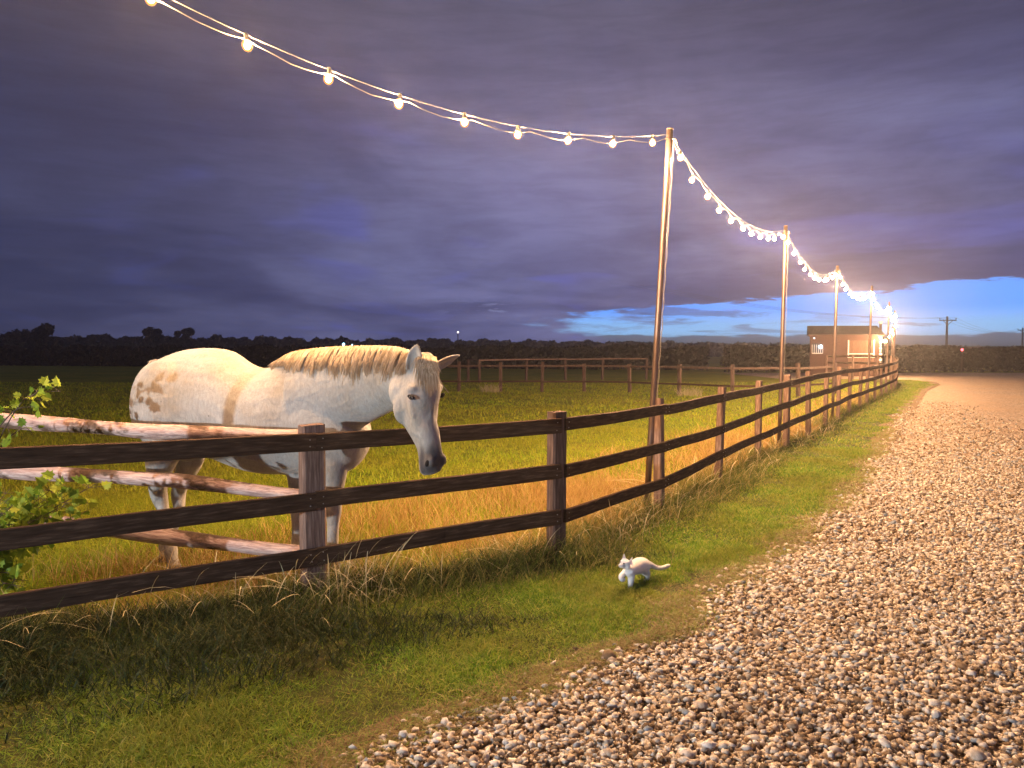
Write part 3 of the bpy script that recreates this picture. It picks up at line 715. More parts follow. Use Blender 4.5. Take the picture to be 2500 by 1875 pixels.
# neck: centre x,y, depth, half height in crop px (top, bottom), half width
nk = [(1120,470,5.66,230,250,.25),(1240,445,5.60,250,260,.22),(1360,410,5.50,228,262,.185),(1480,376,5.38,200,232,.15),(1600,350,5.25,172,200,.125),(1700,335,5.12,145,172,.112),(1780,330,5.02,110,140,.10)]
pts = resample(nk, 4); rings = []
for i, q in enumerate(pts):
    x, y, d, a, b, w = q; c = H(x, y, d); T = H(x-a*.10, y-a, d); B = H(x+b*.22, y+b, d)
    q2 = pts[min(i+1, len(pts)-1)]; q1 = pts[max(i-1, 0)]; ax = H(q2[0], q2[1], q2[2])-H(q1[0], q1[1], q1[2]); ax.z = 0
    side = Vector((-ax.y, ax.x, 0)).normalized()*w; rings.append(ell(c, side, T-c, B-c, 2.0))
hb.ring_loft(rings)
# head
PH = R(47); fv = Vector((math.sin(PH), -math.cos(PH), 0)); uv = Vector((math.cos(PH), math.sin(PH), 0))
# y, centre x, depth, half width, front, back
hd = [(196,1835,5.02,.055,.045,.06),(240,1832,5.01,.088,.082,.10),(310,1828,5.00,.106,.112,.14),(390,1822,4.98,.124,.128,.165),(450,1820,4.965,.130,.130,.182),(520,1816,4.95,.112,.122,.198),(590,1820,4.935,.094,.112,.180),
 (650,1838,4.92,.088,.112,.140),(710,1856,4.91,.080,.100,.104),(770,1874,4.90,.072,.086,.084),(825,1882,4.89,.074,.082,.078),(870,1882,4.89,.074,.076,.074),(905,1876,4.89,.060,.058,.062),(924,1870,4.89,.030,.03,.035)]
pts = resample(hd, 3); rings = []
for q in pts:
    y, x, d, w, a, b = q; c = H(x, y, d); dn = Vector((0, 0, 0))
    tilt = Vector((0, 0, .12)); rings.append(ell(c, uv*w, (fv+tilt*0)*a, -fv*b, 2.25))
hb.ring_loft(rings)
def HD(y, u, v, dz=0): # point on the head: study y, sideways u, forward v
    ys = [q[0] for q in hd]; c = H(float(np.interp(y, ys, [q[1] for q in hd])), y, float(np.interp(y, ys, [q[2] for q in hd]))); return c+uv*u+fv*v+Vector((0, 0, dz))
# cheeks (jaw discs), brow ridges, nose bone, lips, chin
for s in (-1, 1):
    ball(hb, HD(520, s*.075, -.085), .062, .062, .115)
    ball(hb, HD(408, s*.105, .050), .040, .040, .032)
    limb(hb, [(*HD(470, s*.108, .03), .022), (*HD(540, s*.098, .045), .020), (*HD(610, s*.083, .045), .014), (*HD(660, s*.07, .045), .009)])
    ball(hb, HD(836, s*.050, .050), .036, .036, .042)
ball(hb, HD(885, 0, .03), .058, .058, .030); ball(hb, HD(905, 0, -.035), .042, .042, .030)
limb(hb, [(*HD(400, 0, .09), .045), (*HD(560, 0, .088), .036), (*HD(700, 0, .066), .030), (*HD(800, 0, .05), .028)])
# throat latch
ball(hb, H(1730, 430, 5.02), .11, .11, .13)
# ears: near one turned to us, far one out to the side
def ear(base, tip, openv, w, th=.011):
    base, tip = Vector(base), Vector(tip); ax = tip-base; L_ = ax.length; ax.normalize()
    openv = Vector(openv); openv = (openv-ax*openv.dot(ax)).normalized(); sd = ax.cross(openv)
    outer = []; n = 10
    rings = []
    for i in range(n+1):
        t = i/n; wd = w*(.62+.9*t-1.5*t**2.1 if t < .9 else .13); wd = max(wd, .006); dep = wd*.85*(1-.6*t)
        c = base+ax*L_*t-openv*0; ring = []
        m = 9
        for k in range(m):
            a = math.pi*k/(m-1); ring.append(c+sd*math.cos(a)*wd-openv*math.sin(a)*dep)
        for k in range(m):
            a = math.pi*(m-1-k)/(m-1); ring.append(c+sd*math.cos(a)*(wd-th*.8)-openv*(math.sin(a)*dep-th) if t < .98 else c-openv*.002+sd*math.cos(a)*.003)
        rings.append(ring)
    hb.ring_loft(rings)
ear(H(1768, 312, 4.885), H(1806, 128, 4.88), (-.35, -1, .1), .078, .016)
ear(H(1905, 295, 5.00), H(2072, 198, 5.06), (.25, -.75, -.75), .055, .017)
ball(hb, H(1775, 300, 4.98), .045, .04, .045); ball(hb, H(1900, 300, 5.0), .042, .04, .04)
# legs
def leg(keys): limb(hb, [(*H(x, y, d), r) for x, y, d, r in keys], 4, 20)
leg([(330,640,5.82,.17),(300,760,5.80,.145),(275,850,5.80,.115),(262,930,5.82,.085),(258,1010,5.86,.068),(268,1060,5.87,.062),(288,1130,5.84,.046),(310,1230,5.80,.042),(328,1330,5.77,.045),(335,1380,5.76,.052),(345,1430,5.74,.043),(352,1462,5.73,.052),(356,1500,5.72,.064)])
leg([(440,700,6.05,.15),(450,800,6.05,.12),(440,870,6.05,.095),(410,940,6.08,.072),(385,1010,6.12,.060),(380,1060,6.12,.056),(383,1140,6.08,.043),(350,1240,6.05,.040),(312,1310,6.03,.043),(300,1350,6.02,.050),(300,1392,6.0,.042),(300,1415,6.0,.052),(300,1440,6.0,.062)])
ball(hb, H(485, 815, 6.02), .07, .07, .09)
leg([(1290,760,5.55,.14),(1300,860,5.53,.115),(1303,950,5.52,.092),(1303,1040,5.51,.070),(1303,1110,5.50,.062),(1303,1150,5.50,.060),(1302,1210,5.49,.046),(1300,1300,5.48,.043),(1298,1390,5.47,.045),(1298,1440,5.47,.052),(1303,1490,5.46,.044),(1308,1530,5.45,.052),(1312,1572,5.44,.064)])
leg([(1120,760,5.75,.14),(1105,860,5.75,.110),(1098,950,5.74,.088),(1095,1040,5.74,.068),(1094,1105,5.74,.062),(1092,1150,5.74,.058),(1090,1220,5.73,.045),(1088,1300,5.72,.043),(1088,1360,5.71,.052),(1092,1400,5.70,.044),(1098,1440,5.70,.052),(1102,1480,5.70,.064)])

def horse_mat():
    m, nt, p = new_mat('grey coat')
    at = nt.nodes.new('ShaderNodeAttribute'); at.attribute_name = 'skin'; sep = nt.nodes.new('ShaderNodeSeparateColor'); nt.links.new(at.outputs['Color'], sep.inputs[0])
    big = noise_node(nt, 2.2, 5, .6); c = ramp_node(nt, big.outputs['Fac'], [(.36, (.385,.375,.355)), (.52, (.35,.325,.29)), (.70, (.29,.245,.19))]).outputs[0]
    fn = noise_node(nt, 60, 5, .7, sc3=(1, 1, .35)); c = mixc(nt, .5, c, ramp_node(nt, fn.outputs['Fac'], [(.32, (.62,.60,.58)), (.68, (1.25,1.24,1.2))]).outputs[0], 'MULTIPLY')
    v = nt.nodes.new('ShaderNodeTexVoronoi'); tc = nt.nodes.new('ShaderNodeTexCoord'); nt.links.new(tc.outputs['Object'], v.inputs['Vector']); v.inputs['Scale'].default_value = 16
    sel = nt.nodes.new('ShaderNodeSeparateColor'); nt.links.new(v.outputs['Color'], sel.inputs[0])
    a = nt.nodes.new('ShaderNodeMath'); a.operation = 'GREATER_THAN'; nt.links.new(sel.outputs[0], a.inputs[0]); a.inputs[1].default_value = .90
    b = nt.nodes.new('ShaderNodeMath'); b.operation = 'LESS_THAN'; nt.links.new(v.outputs['Distance'], b.inputs[0]); b.inputs[1].default_value = .10
    ab = nt.nodes.new('ShaderNodeMath'); ab.operation = 'MULTIPLY'; nt.links.new(a.outputs[0], ab.inputs[0]); nt.links.new(b.outputs[0], ab.inputs[1])
    ab2 = nt.nodes.new('ShaderNodeMath'); ab2.operation = 'MULTIPLY'; nt.links.new(ab.outputs[0], ab2.inputs[0]); ab2.inputs[1].default_value = .75
    c = mixc(nt, ab2.outputs[0], c, (.12, .09, .07))
    c = mixc(nt, sep.outputs[1], c, (.30, .26, .24))       # grey shading skin round the eye, down the nose
    c = mixc(nt, sep.outputs[0], c, (.045, .042, .045))    # dark muzzle skin and hooves
    nt.links.new(c, p.inputs['Base Color']); p.inputs['Roughness'].default_value = .68; p.inputs['Specular IOR Level'].default_value = .25
    try: p.inputs['Sheen Weight'].default_value = .25
    except Exception: pass
    md_ = noise_node(nt, 9, 4, .5, dist=.8); sm_ = nt.nodes.new('ShaderNodeMath'); sm_.operation = 'MULTIPLY_ADD'; nt.links.new(md_.outputs['Fac'], sm_.inputs[0]); sm_.inputs[1].default_value = 3.2; nt.links.new(fn.outputs['Fac'], sm_.inputs[2])
    bump(nt, p, sm_.outputs[0], .55, .006); return m
M['horse'] = horse_mat()
body = fuse(hb, 'body', M['horse'], horse, .0105, 7)
def paint(o, fn):
    me = o.data; n = len(me.vertices); co = np.empty(n*3, np.float32); me.vertices.foreach_get('co', co); co = co.reshape(-1, 3)
    c = np.zeros((n, 4), np.float32); c[:, 3] = 1; fn(co, c); a = me.color_attributes.new('skin', 'FLOAT_COLOR', 'POINT'); a.data.foreach_set('color', c.ravel())
def sm(x, a, b): t = np.clip((x-a)/(b-a), 0, 1); return t*t*(3-2*t)
def hp(co, c):
    mz = np.array(HD(850, 0, .02)); d = np.linalg.norm((co-mz)*np.array([1, 1, .75]), axis=1)
    near = np.linalg.norm(co[:, :2]-mz[:2], axis=1) < .3
    c[:, 0] = np.maximum(c[:, 0], near*sm(d+.012*np.sin(co[:,0]*90)*np.sin(co[:,1]*70), .128, .070)*(co[:, 2] < mz[2]+.2))
    c[:, 0] = np.maximum(c[:, 0], .85*sm(co[:, 2], .085, .055))
    for s in (-1, 1):
        e = np.array(HD(452, s*.122, .065)); d = np.linalg.norm((co-e)*np.array([1, 1, 1.2]), axis=1); c[:, 1] = np.maximum(c[:, 1], .95*sm(d, .085, .015))
        for y in (560, 620, 680, 740, 800):
            e = np.array(HD(y, s*.045, .085)); d = np.linalg.norm(co-e, axis=1); c[:, 1] = np.maximum(c[:, 1], .55*sm(d, .05, .015))
    for q, r_ in (((1785, 250, 4.93), .045), ((2000, 245, 5.02), .05)):
        e = np.array(H(*q)); d = np.linalg.norm((co-e)*np.array([1, 1, .5]), axis=1); c[:, 1] = np.maximum(c[:, 1], .5*sm(d, r_, .01))
paint(body, hp)
# eyes, nostrils, mouth line
M['eye'] = simple('dark wet eye', [(.3, (.006,.005,.005)), (.7, (.010,.007,.006))], 10, 2, .3, b=0, spec=.25)
M['nostril'] = simple('nostril hollow', [(.3, (.006,.005,.005)), (.7, (.015,.012,.012))], 10, 2, .9, b=0)
M['lid'] = simple('eyelid skin', [(.3, (.02,.016,.015)), (.7, (.045,.038,.035))], 40, 2, .6, b=.2)
for s in (-1, 1):
    mb = MB(); ball(mb, (0, 0, 0), .019, .014, .012, 16); e = mb.build('eye', M['eye'], horse, True); e.location = HD(456, s*.1245, .068); e.rotation_euler = (0, R(25*s), math.atan2(uv.y, uv.x)+math.pi/2)
    mb = MB(); arc = [(.024*math.cos(a), 0.004, .012*math.sin(a)) for a in np.linspace(-.3, math.pi+.3, 12)]; mb.tube(arc, .006, 8)
    arc = [(.022*math.cos(a), 0.003, -.011*math.sin(a)) for a in np.linspace(0, math.pi, 10)]; mb.tube(arc, .004, 8)
    e2 = mb.build('eyelid', M['lid'], horse, True); e2.location = e.location+uv*s*.008; e2.rotation_euler = (0, R(18*s), math.atan2(uv.y, uv.x)+math.pi/2)
    mb = MB(); ball(mb, (0, 0, 0), .015, .014, .026, 14); nn = mb.build('nostril', M['nostril'], horse, True); nn.location = HD(842, -.074 if s < 0 else .058, .056 if s < 0 else .066); nn.rotation_euler = (R(12), R(-20*s), PH)
# mane, forelock and tail: bunches of ribbon strands
M['mane'] = leafy('mane hair', [(0, (.30,.21,.12)), (.5, (.48,.36,.23)), (1, (.60,.49,.36))], .15, rough=.5)
def strands(name, gens, mat, parent, w=.004):
    V = []; Fc = []
    for pts in gens:
        b = len(V); m = len(pts)
        for k, p in enumerate(pts):
            t = (pts[min(k+1, m-1)]-pts[max(k-1, 0)]).normalized(); sd = t.cross(Vector((0, -1, .2))).normalized()*w*(1-.75*(k/(m-1))**2)
            V += [p-sd, p+sd+Vector((0, -.0012, 0))]
            if k: q = b+2*k; Fc.append((q-2, q-1, q+1, q))
    return mesh_np(name, V, Fc, mat, parent, True)
crest = [(985,262,5.74),(1040,215,5.70),(1120,192,5.66),(1250,176,5.60),(1380,168,5.50),(1500,166,5.38),(1620,168,5.26),(1700,176,5.14),(1780,200,5.04)]
cr = resample(crest, 10)
lenk = [40, 75, 110, 160, 180, 190, 175, 150, 130]
def mane_gen():
    out = []
    for i in range(1500):
        u = random.random(); k = u*(len(cr)-1); a = cr[int(k)]; b_ = cr[min(int(k)+1, len(cr)-1)]; f = k-int(k); q = a+(b_-a)*f
        base = H(q[0]+random.uniform(-4, 4), q[1]+random.uniform(-2, 6), q[2]+random.uniform(-.02, .03))
        zone = math.sin(u*55)*.12+math.sin(u*23+1)*.12
        Lp = float(np.interp(u*8, range(9), lenk))*(1+zone)*random.uniform(.72, 1.05)
        off = np.interp(u*8, range(9), [.04, .10, .17, .20, .185, .16, .14, .13, .12])
        lk = (u*46) % 1-.5; sx = -.03+.02*math.sin(int(u*46)*2.1)-lk*.030+random.gauss(0, .008); Lp *= 1-.28*abs(lk)*random.random()*1.6; lift = random.uniform(0, .010)+.012*(1-4*lk*lk)
        pts = []
        for j in range(8):
            t = j/7; zd = Lp*t*.4098/F*5.3
            out_ = off*min(1, (t*1.15)**.62)+.012+lift
            pts.append(base+Vector((sx*t*1.3-.0*t, -out_, -zd*(.55+.45*t)+.012*(1-t))))
        out.append(pts)
    return out
strands('mane', mane_gen(), M['mane'], horse, .0035)
def fore_gen():
    out = []
    for i in range(420):
        x0 = random.uniform(1822, 1918); base = H(x0, 192+abs(x0-1850)*.35+random.uniform(0, 10), 5.0)
        tx = x0+10+random.gauss(0, 16)+(x0-1870)*.25; L_ = random.uniform(60, 250)*(1-.005*abs(x0-1880)); pts = []
        for j in range(7):
            t = j/6; zz = 200+abs(x0-1840)*.3+L_*t; c = H(x0+(tx-x0)*t, zz, 5.0)
            c.y = base.y-.02-.135*min(1, t*2.2)**.7-random.uniform(0, .006); pts.append(c)
        out.append(pts)
    for i in range(60):   # wisps crossing to the far brow
        L_ = random.uniform(.6, 1.0); pts = []
        for j in range(7):
            t = j/6*L_; c = H(1880+110*t+random.uniform(-2, 2), 240+195*t+20*math.sin(t*3), 4.93); pts.append(c)
        out.append(pts)
    return out
strands('forelock', fore_gen(), M['mane'], horse, .003)
def tail_gen():
    out = []
    for i in range(500):
        base = H(235+random.uniform(-14, 26), 268+random.uniform(-16, 22), 6.02+random.uniform(-.02, .05)); L_ = random.uniform(.55, .95); sw = random.gauss(0, .05)
        pts = []
        for j in range(9):
            t = j/8; pts.append(base+Vector((-.035*math.sin(min(1, t*3.2)*math.pi)+.10*t+sw*t, .08*math.sin(min(1., t*3)*1.57)+.14*t+random.uniform(-.003, .003), -L_*t+.02*math.sin(t*6))))
        out.append(pts)
    for i in range(60):
        a = random.uniform(2.2, 3.9); base = H(232+random.uniform(-10, 60), 262-random.uniform(0, 22), 5.98); l_ = random.uniform(.015, .05)
        out.append([base+Vector((math.cos(a)*l_*t, 0, (math.sin(a)*.6+.2)*l_*t-.02*t*t)) for t in (0, .5, 1)])
    return out
strands('tail', tail_gen(), M['mane'], horse, .004)

# ---- the white cat
CO = Vector((1.35, 5.4, 0))
cat = thing('cat', 'small white cat stepping over the mown verge with one paw raised', 'cat', tuple(CO))
def C(zx, zy, d): return P(1480+zx*.08439, 1330+zy*.08439, d)-CO
cbm = MB(); q_ = .000244
def cl(keys, n=14): limb(cbm, [(*C(x, y, d), r*q_) for x, y, d, r in keys], 4, n)
cl([(640,650,5.27,105),(690,740,5.28,150),(800,680,5.33,190),(930,610,5.40,230),(1040,590,5.46,225),(1130,600,5.52,175),(1190,600,5.56,110)], 20)
cl([(660,760,5.26,130),(700,850,5.27,120),(720,930,5.27,100),(712,1040,5.27,84),(700,1150,5.27,72),(680,1260,5.27,62),(655,1350,5.265,60),(630,1405,5.255,64)])
cl([(560,760,5.30,90),(500,840,5.29,82),(440,900,5.27,74),(425,960,5.26,66),(455,1010,5.26,56),(520,1000,5.28,50)])
cl([(1080,640,5.46,180),(1130,760,5.46,130),(1185,850,5.50,86),(1200,930,5.52,64),(1175,1000,5.51,52),(1120,1045,5.49,48),(1075,1075,5.48,40)])
cl([(1080,640,5.58,150),(1090,780,5.60,110),(1150,870,5.63,70),(1180,940,5.64,54),(1150,985,5.63,48),(1110,1010,5.61,40)])
cl([(1160,520,5.54,90),(1250,560,5.56,84),(1340,610,5.57,78),(1440,655,5.58,70),(1560,672,5.58,62),(1680,650,5.58,60),(1780,610,5.58,56),(1850,600,5.58,36)])
# head
ball(cbm, C(545, 545, 5.25), 150*q_, 150*q_, 138*q_); ball(cbm, C(440, 600, 5.215), 78*q_, 70*q_, 62*q_); ball(cbm, C(392, 592, 5.205), 42*q_, 40*q_, 32*q_)
ball(cbm, C(600, 620, 5.24), 105*q_, 100*q_, 90*q_)
def cear(b0, b1, tip, d, back):
    A, B, T = C(*b0, d), C(*b1, d), C(*tip, d+back); m = (A+B)/2; nrm = Vector((0, 1, 0)); k = .0035; w2 = .012
    rings = []
    for i in range(8):
        t = i/7; a = A.lerp(T, t); b = B.lerp(T, t); a2 = a+(m-a)*0; ring = []
        n = 8
        for j in range(n+1): u = j/n; p = a.lerp(b, u); ring.append(p+nrm*(math.sin(u*math.pi)*w2*(1-t)+k))
        for j in range(n+1): u = 1-j/n; p = a.lerp(b, u); ring.append(p+nrm*(math.sin(u*math.pi)*w2*(1-t)*.8-k*.2))
        rings.append(ring)
    cbm.ring_loft(rings)
cear((452,440), (590,440), (517,240), 5.25, .0); cear((640,490), (775,640), (758,350), 5.225, .0)
def cat_mat():
    m, nt, p = new_mat('white cat fur'); at = nt.nodes.new('ShaderNodeAttribute'); at.attribute_name = 'skin'; sep = nt.nodes.new('ShaderNodeSeparateColor'); nt.links.new(at.outputs['Color'], sep.inputs[0])
    fn = noise_node(nt, 160, 5, .7); c = ramp_node(nt, fn.outputs['Fac'], [(.3, (.72,.70,.68)), (.7, (.86,.85,.83))]).outputs[0]
    c = mixc(nt, sep.outputs[0], c, (.72, .36, .34)); nt.links.new(c, p.inputs['Base Color']); p.inputs['Roughness'].default_value = .8; p.inputs['Sheen Weight'].default_value = .3
    bump(nt, p, fn.outputs['Fac'], .5, .003); return m
M['cat'] = cat_mat()
cbody = fuse(cbm, 'body', M['cat'], cat, .0034, 3)
def cpnt(co, c):
    for q, r_ in (((715, 500, 5.235), .014), ((520, 360, 5.243), .010), ((355, 590, 5.195), .008)):
        e = np.array(C(*q)); d = np.linalg.norm((co-e)*np.array([1, .6, .6]), axis=1); c[:, 0] = np.maximum(c[:, 0], .8*sm(d, r_, r_*.4))
paint(cbody, cpnt)
def fur(o, n, l, w, mat, parent):
    me = o.data; nv = len(me.vertices); co = np.empty(nv*3, np.float32); no = np.empty(nv*3, np.float32); me.vertices.foreach_get('co', co); me.vertices.foreach_get('normal', no)
    co = co.reshape(-1, 3); no = no.reshape(-1, 3); k = rng.integers(0, nv, n); p = co[k]; d = no[k]+rng.normal(0, .35, (n, 3))+np.array([.55, .35, -.45]); d /= np.linalg.norm(d, axis=1)[:, None]
    sd = np.cross(d, rng.normal(size=(n, 3))); sd /= np.linalg.norm(sd, axis=1)[:, None]; L_ = (l*rng.uniform(.5, 1.3, n))[:, None]
    V = np.stack([p-sd*w, p+sd*w, p+d*L_], 1).reshape(-1, 3); i = np.arange(n)*3; return mesh_np('fur', V, np.stack([i, i+1, i+2], 1), mat, parent)
fur(cbody, 26000, .0042, .0005, M['cat'], cat)
M['cateye'] = simple('cat eye', [(.3, (.02,.03,.05)), (.7, (.05,.06,.09))], 30, 2, .1, b=0, spec=.8)
for q, er in (((512, 545, 5.213), .0068), ((418, 498, 5.214), .0042)):
    mb = MB(); ball(mb, (0, 0, 0), er, er*.8, er*.85); e = mb.build('eye', M['cateye'], cat, True); e.location = C(*q)

# ------------------------------------------------------------------ bush between the two fences
def leaf_shape(s, lobed=True):
    if lobed: o = [(0,0),(.10,.16),(.34,.12),(.30,.30),(.50,.42),(.30,.52),(.36,.74),(.16,.76),(0,1.0)]
    else: o = [(0,0),(.16,.15),(.27,.4),(.22,.7),(0,1.0)]
    pts = [(x*s, y*s) for x, y in o]; full = pts+[(-x, y) for x, y in pts[-2:0:-1]]
    return full
def bush(name, label, branches, leaves_per, size, depth_j, base):
    root = thing(name, label, 'bush', base)
    st = MB(); V = []; Fc = []
    for br in branches:
        pts = [P(*b)-Vector(base) for b in br]; m = len(pts)
        full = resample([tuple(p) for p in pts], 6); st.tube([Vector(p) for p in full], [max(.0016, .007*(1-i/len(full))) for i in range(len(full))], 6)
        for i in range(leaves_per):
            t = random.uniform(.15, 1.0)**.8; p = Vector(full[min(int(t*(len(full)-1)), len(full)-1)])
            d = Vector((random.gauss(0, 1), random.gauss(0, .7), random.gauss(.1, .8))).normalized()
            twig_end = p+d*random.uniform(.02, .075); st.tube([p, twig_end], .0014, 4)
            s = size*random.uniform(.55, 1.15); fwd = (d+Vector((0, -.2, random.uniform(-.6, .3)))).normalized(); nrm = Vector((random.gauss(0, .5), -1+random.gauss(0, .5), random.gauss(.3, .6))).normalized()
            sd = fwd.cross(nrm).normalized(); nrm = sd.cross(fwd); o = leaf_shape(s); b0 = len(V)
            V.append(twig_end+fwd*s*.5-nrm*s*.02)
            for x, y in o: V.append(twig_end+sd*x+fwd*y+nrm*(abs(x)*.35-.25*(y/s-.4)**2*s))
            n = len(o); Fc += [(b0, b0+1+k, b0+1+(k+1) % n) for k in range(n)]
    st.build('stem', M['twig'], root); mesh_np('foliage', V, Fc, M['leaf'], root, False)
    return root
br = [[(-60,1240,5.1),(-20,1120,5.08),(10,1050,5.06),(60,975,5.04),(112,958,5.03),(148,955,5.03)],[(-40,1090,5.08),(0,1040,5.06),(40,1000,5.04),(88,992,5.03)],
      [(-20,1120,5.1),(20,1070,5.06),(60,1045,5.03),(80,1060,5.03)],[(-60,1000,5.08),(-20,995,5.06),(20,1000,5.05)],[(60,975,5.04),(85,962,5.03),(95,952,5.03)],
      [(-60,1200,5.1),(-120,1080,5.05),(-130,1000,5.0),(-90,950,5.0)],[(-60,1200,5.1),(-90,1100,5.05),(-70,1010,5.0),(-30,960,5.0)]]
bush('hawthorn_bush', 'yellow-green leafy sprig rising at the left edge over the log fence', br, 8, .085, .05, (-3.2, 5.05, 0))
br = []
for i in range(38):
    ex_, ey_ = random.choice([(random.uniform(0, 240), random.uniform(1165, 1250)), (random.uniform(-20, 150), random.uniform(1200, 1330)), (random.uniform(-40, 90), random.uniform(1350, 1490))])
    dd = random.uniform(4.5, 5.0); br.append([(-150+random.uniform(-40, 40), 1500, dd), ((-150+ex_)/2, (1500+ey_)/2-40, dd-.03), (ex_, ey_, dd-.05)])
bush('hawthorn_bush', 'dark leafy bush filling the lower left between the two fences', br, 26, .078, .05, (-3.1, 4.7, 0))
# ------------------------------------------------------------------ shed
M['clad'] = simple('stained weatherboard', [(.3, (.030,.011,.008)), (.6, (.055,.022,.015)), (.8, (.085,.038,.027))], 4, 7, .8, (1, 1, 8), .5, .01)
M['door'] = simple('door boards', [(.3, (.055,.027,.017)), (.6, (.10,.052,.032)), (.8, (.15,.085,.055))], 5, 7, .8, (8, 8, 1), .5, .01)
M['white'] = simple('white painted timber', [(.3, (.40,.38,.36)), (.7, (.55,.52,.50))], 12, 4, .6, b=.1)
M['roof'] = simple('corrugated roof sheet', [(.3, (.035,.028,.025)), (.7, (.08,.062,.052))], 5, 5, .6, (1,1,1), .2, .01)
M['darkwall'] = simple('dark end wall', [(.3, (.025,.022,.024)), (.7, (.06,.05,.05))], 4, 5)
M['glass'] = simple('dark window glass', [(.3, (.02,.025,.035)), (.7, (.03,.035,.05))], 4, 2, .08, b=0, spec=.6)
SD = 50.0
def at_d(px, d): return (px-1250)/F*d
xl, xr = at_d(1977, SD), at_d(2143, SD); W_ = xr-xl; eav = 2.72; rdg = 3.36; DP = 2.8
shed = thing('shed', 'brown timber shed with white framed stable door behind the fence', 'shed', (xl, SD, 0))
shed.rotation_euler = (0, 0, R(-3)); sk = .55   # skew: the building's side runs back to the right
mb = MB(); # walls as overlapping horizontal boards
nbd = 16
for k in range(nbd):
    z0, z1 = eav*k/nbd, eav*(k+1)/nbd
    mb.add([(0,-.03,z0),(W_,-.03,z0),(W_,-.005,z1+.02),(0,-.005,z1+.02),(0,.04,z0),(W_,.04,z0),(W_,.04,z1+.02),(0,.04,z1+.02)], [(0,1,2,3),(5,4,7,6),(0,4,5,1),(3,2,6,7),(0,3,7,4),(1,5,6,2)])
mb.build('front_wall', M['clad'], shed)
mb = MB(); mb.add([(0,.05,0),(.0+.9,DP,0),(.9,DP,eav),(0,.05,eav),(.06,.05,0),(.96,DP,0),(.96,DP,eav),(.06,.05,eav)], [(0,1,2,3),(4,7,6,5),(0,3,7,4),(1,5,6,2),(3,2,6,7),(0,4,5,1)]); mb.build('side_wall', M['clad'], shed)
mb = MB(); mb.add([(W_-.06,.05,0),(W_+1.35,DP,0),(W_+1.35,DP,eav),(W_-.06,.05,eav),(W_,.05,0),(W_+1.45,DP,0),(W_+1.45,DP,eav),(W_,.05,eav)], [(0,1,2,3),(4,7,6,5),(0,3,7,4),(1,5,6,2),(3,2,6,7),(0,4,5,1)]); mb.build('side_wall', M['darkwall'], shed)
# roof: corrugated front slope with a hipped left end
mb = MB(); nc = 96; A, B = (-.22, W_+.18); a2, b2 = (.28, W_+.40); rows = []
top = []; bot = []
for k in range(nc+1):
    t = k/nc; c = .018*math.cos(k*math.pi); bot.append((A+(B-A)*t, -.30, eav+.02+c)); top.append((a2+(b2-a2)*t, 1.5, rdg+c))
V = bot+top; Fc = [(k, k+1, nc+2+k, nc+1+k) for k in range(nc)]; V2 = [(x, y, z-.03) for x, y, z in V]; off = len(V)
Fc += [(off+nc+1+k, off+nc+2+k, off+k+1, off+k) for k in range(nc)]+[(k, off+k, off+k+1, k+1) for k in range(nc)]
mb.add(V+V2, Fc)
mb.add([(A,-.30,eav),(a2,1.5,rdg),(.75,DP+.2,eav)], [(0,1,2)]); mb.add([(a2,1.5,rdg),(b2,1.5,rdg),(W_+1.6,DP+.2,eav),(.75,DP+.2,eav)], [(0,1,2,3)]); mb.add([(B,-.30,eav),(W_+1.6,DP+.2,eav),(b2,1.5,rdg)], [(0,1,2)])
roof = mb.build('roof', M['roof'], shed)
mb = MB(); mb.box((W_/2, -.31, eav-.06), (W_+.44, .03, .12)); mb.build('fascia', M['clad'], shed)
def sx(px): return at_d(px, SD)-xl
d0, d1 = sx(1800+845*.3165), sx(1800+1037*.3165)
def dz(zy): return CAM_H-((620+zy*.3165)-855.6)/F*SD
mb = MB(); nb_ = 9
for k in range(nb_):
    w = (d1-d0)/nb_; mb.box((d0+w*(k+.5), -.05, dz(730)), (w-.012, .03, dz(668)-dz(792)))
door = mb.build('door', M['door'], shed)
mb = MB()
for k in range(nb_):
    w = (d1-d0)/nb_; mb.box((d0+w*(k+.5), -.05, dz(800)/2), (w-.012, .03, dz(800)))
mb.build('door', M['door'], shed)
mb = MB()
for x in (d0, d1): mb.box((x, -.075, (dz(665)+dz(790))/2), (.07, .03, dz(665)-dz(790)))
for zy in (770, 796): mb.box(((d0+d1)/2, -.078, dz(zy)), (d1-d0+.09, .03, .055))
mb.build('door_frame', M['white'], shed)
wn = MB(); w0, w1 = sx(1800+572*.3165), sx(1800+652*.3165); wn.box(((w0+w1)/2, -.045, dz(728)), (w1-w0, .02, dz(692)-dz(766))); wdw = wn.build('window', M['glass'], shed)
wn = MB()
for k in range(6): wn.box((w0+(w1-w0)*k/5, -.065, dz(732)), (.03, .02, dz(700)-dz(766)))
wn.box(((w0+w1)/2, -.068, dz(766)), (w1-w0, .025, .05)); wn.build('window_bars', M['white'], wdw)
mb = MB()
for zy in range(640, 840, 22): mb.box((W_+.02, -.06, dz(zy)), (.16 if (zy//22) % 2 else .09, .03, .13))
mb.build('corner_quoins', M['white'], shed)
M['lampw'] = emis('cold lit lamp', (.62, .82, 1.0), 30)
lp = thing('wall_lamp', 'small cold white lamp glowing at the shed window', 'lamp', (xl+sx(1999), SD-.2, dz(716)))
mb = MB(); V, Fc = sphere_rings(Vector((0, -.05, 0)), .085); mb.add(V, Fc); mb.build('lamp_glass', M['lampw'], lp, True)
mb = MB(); mb.box((0, .07, .05), (.10, .10, .10)); mb.build('bracket', M['socket'], lp)
lp = thing('wall_lamp', 'tiny white light under the left end of the shed eaves', 'lamp', (xl+sx(1981.5), SD-.33, dz(650)))
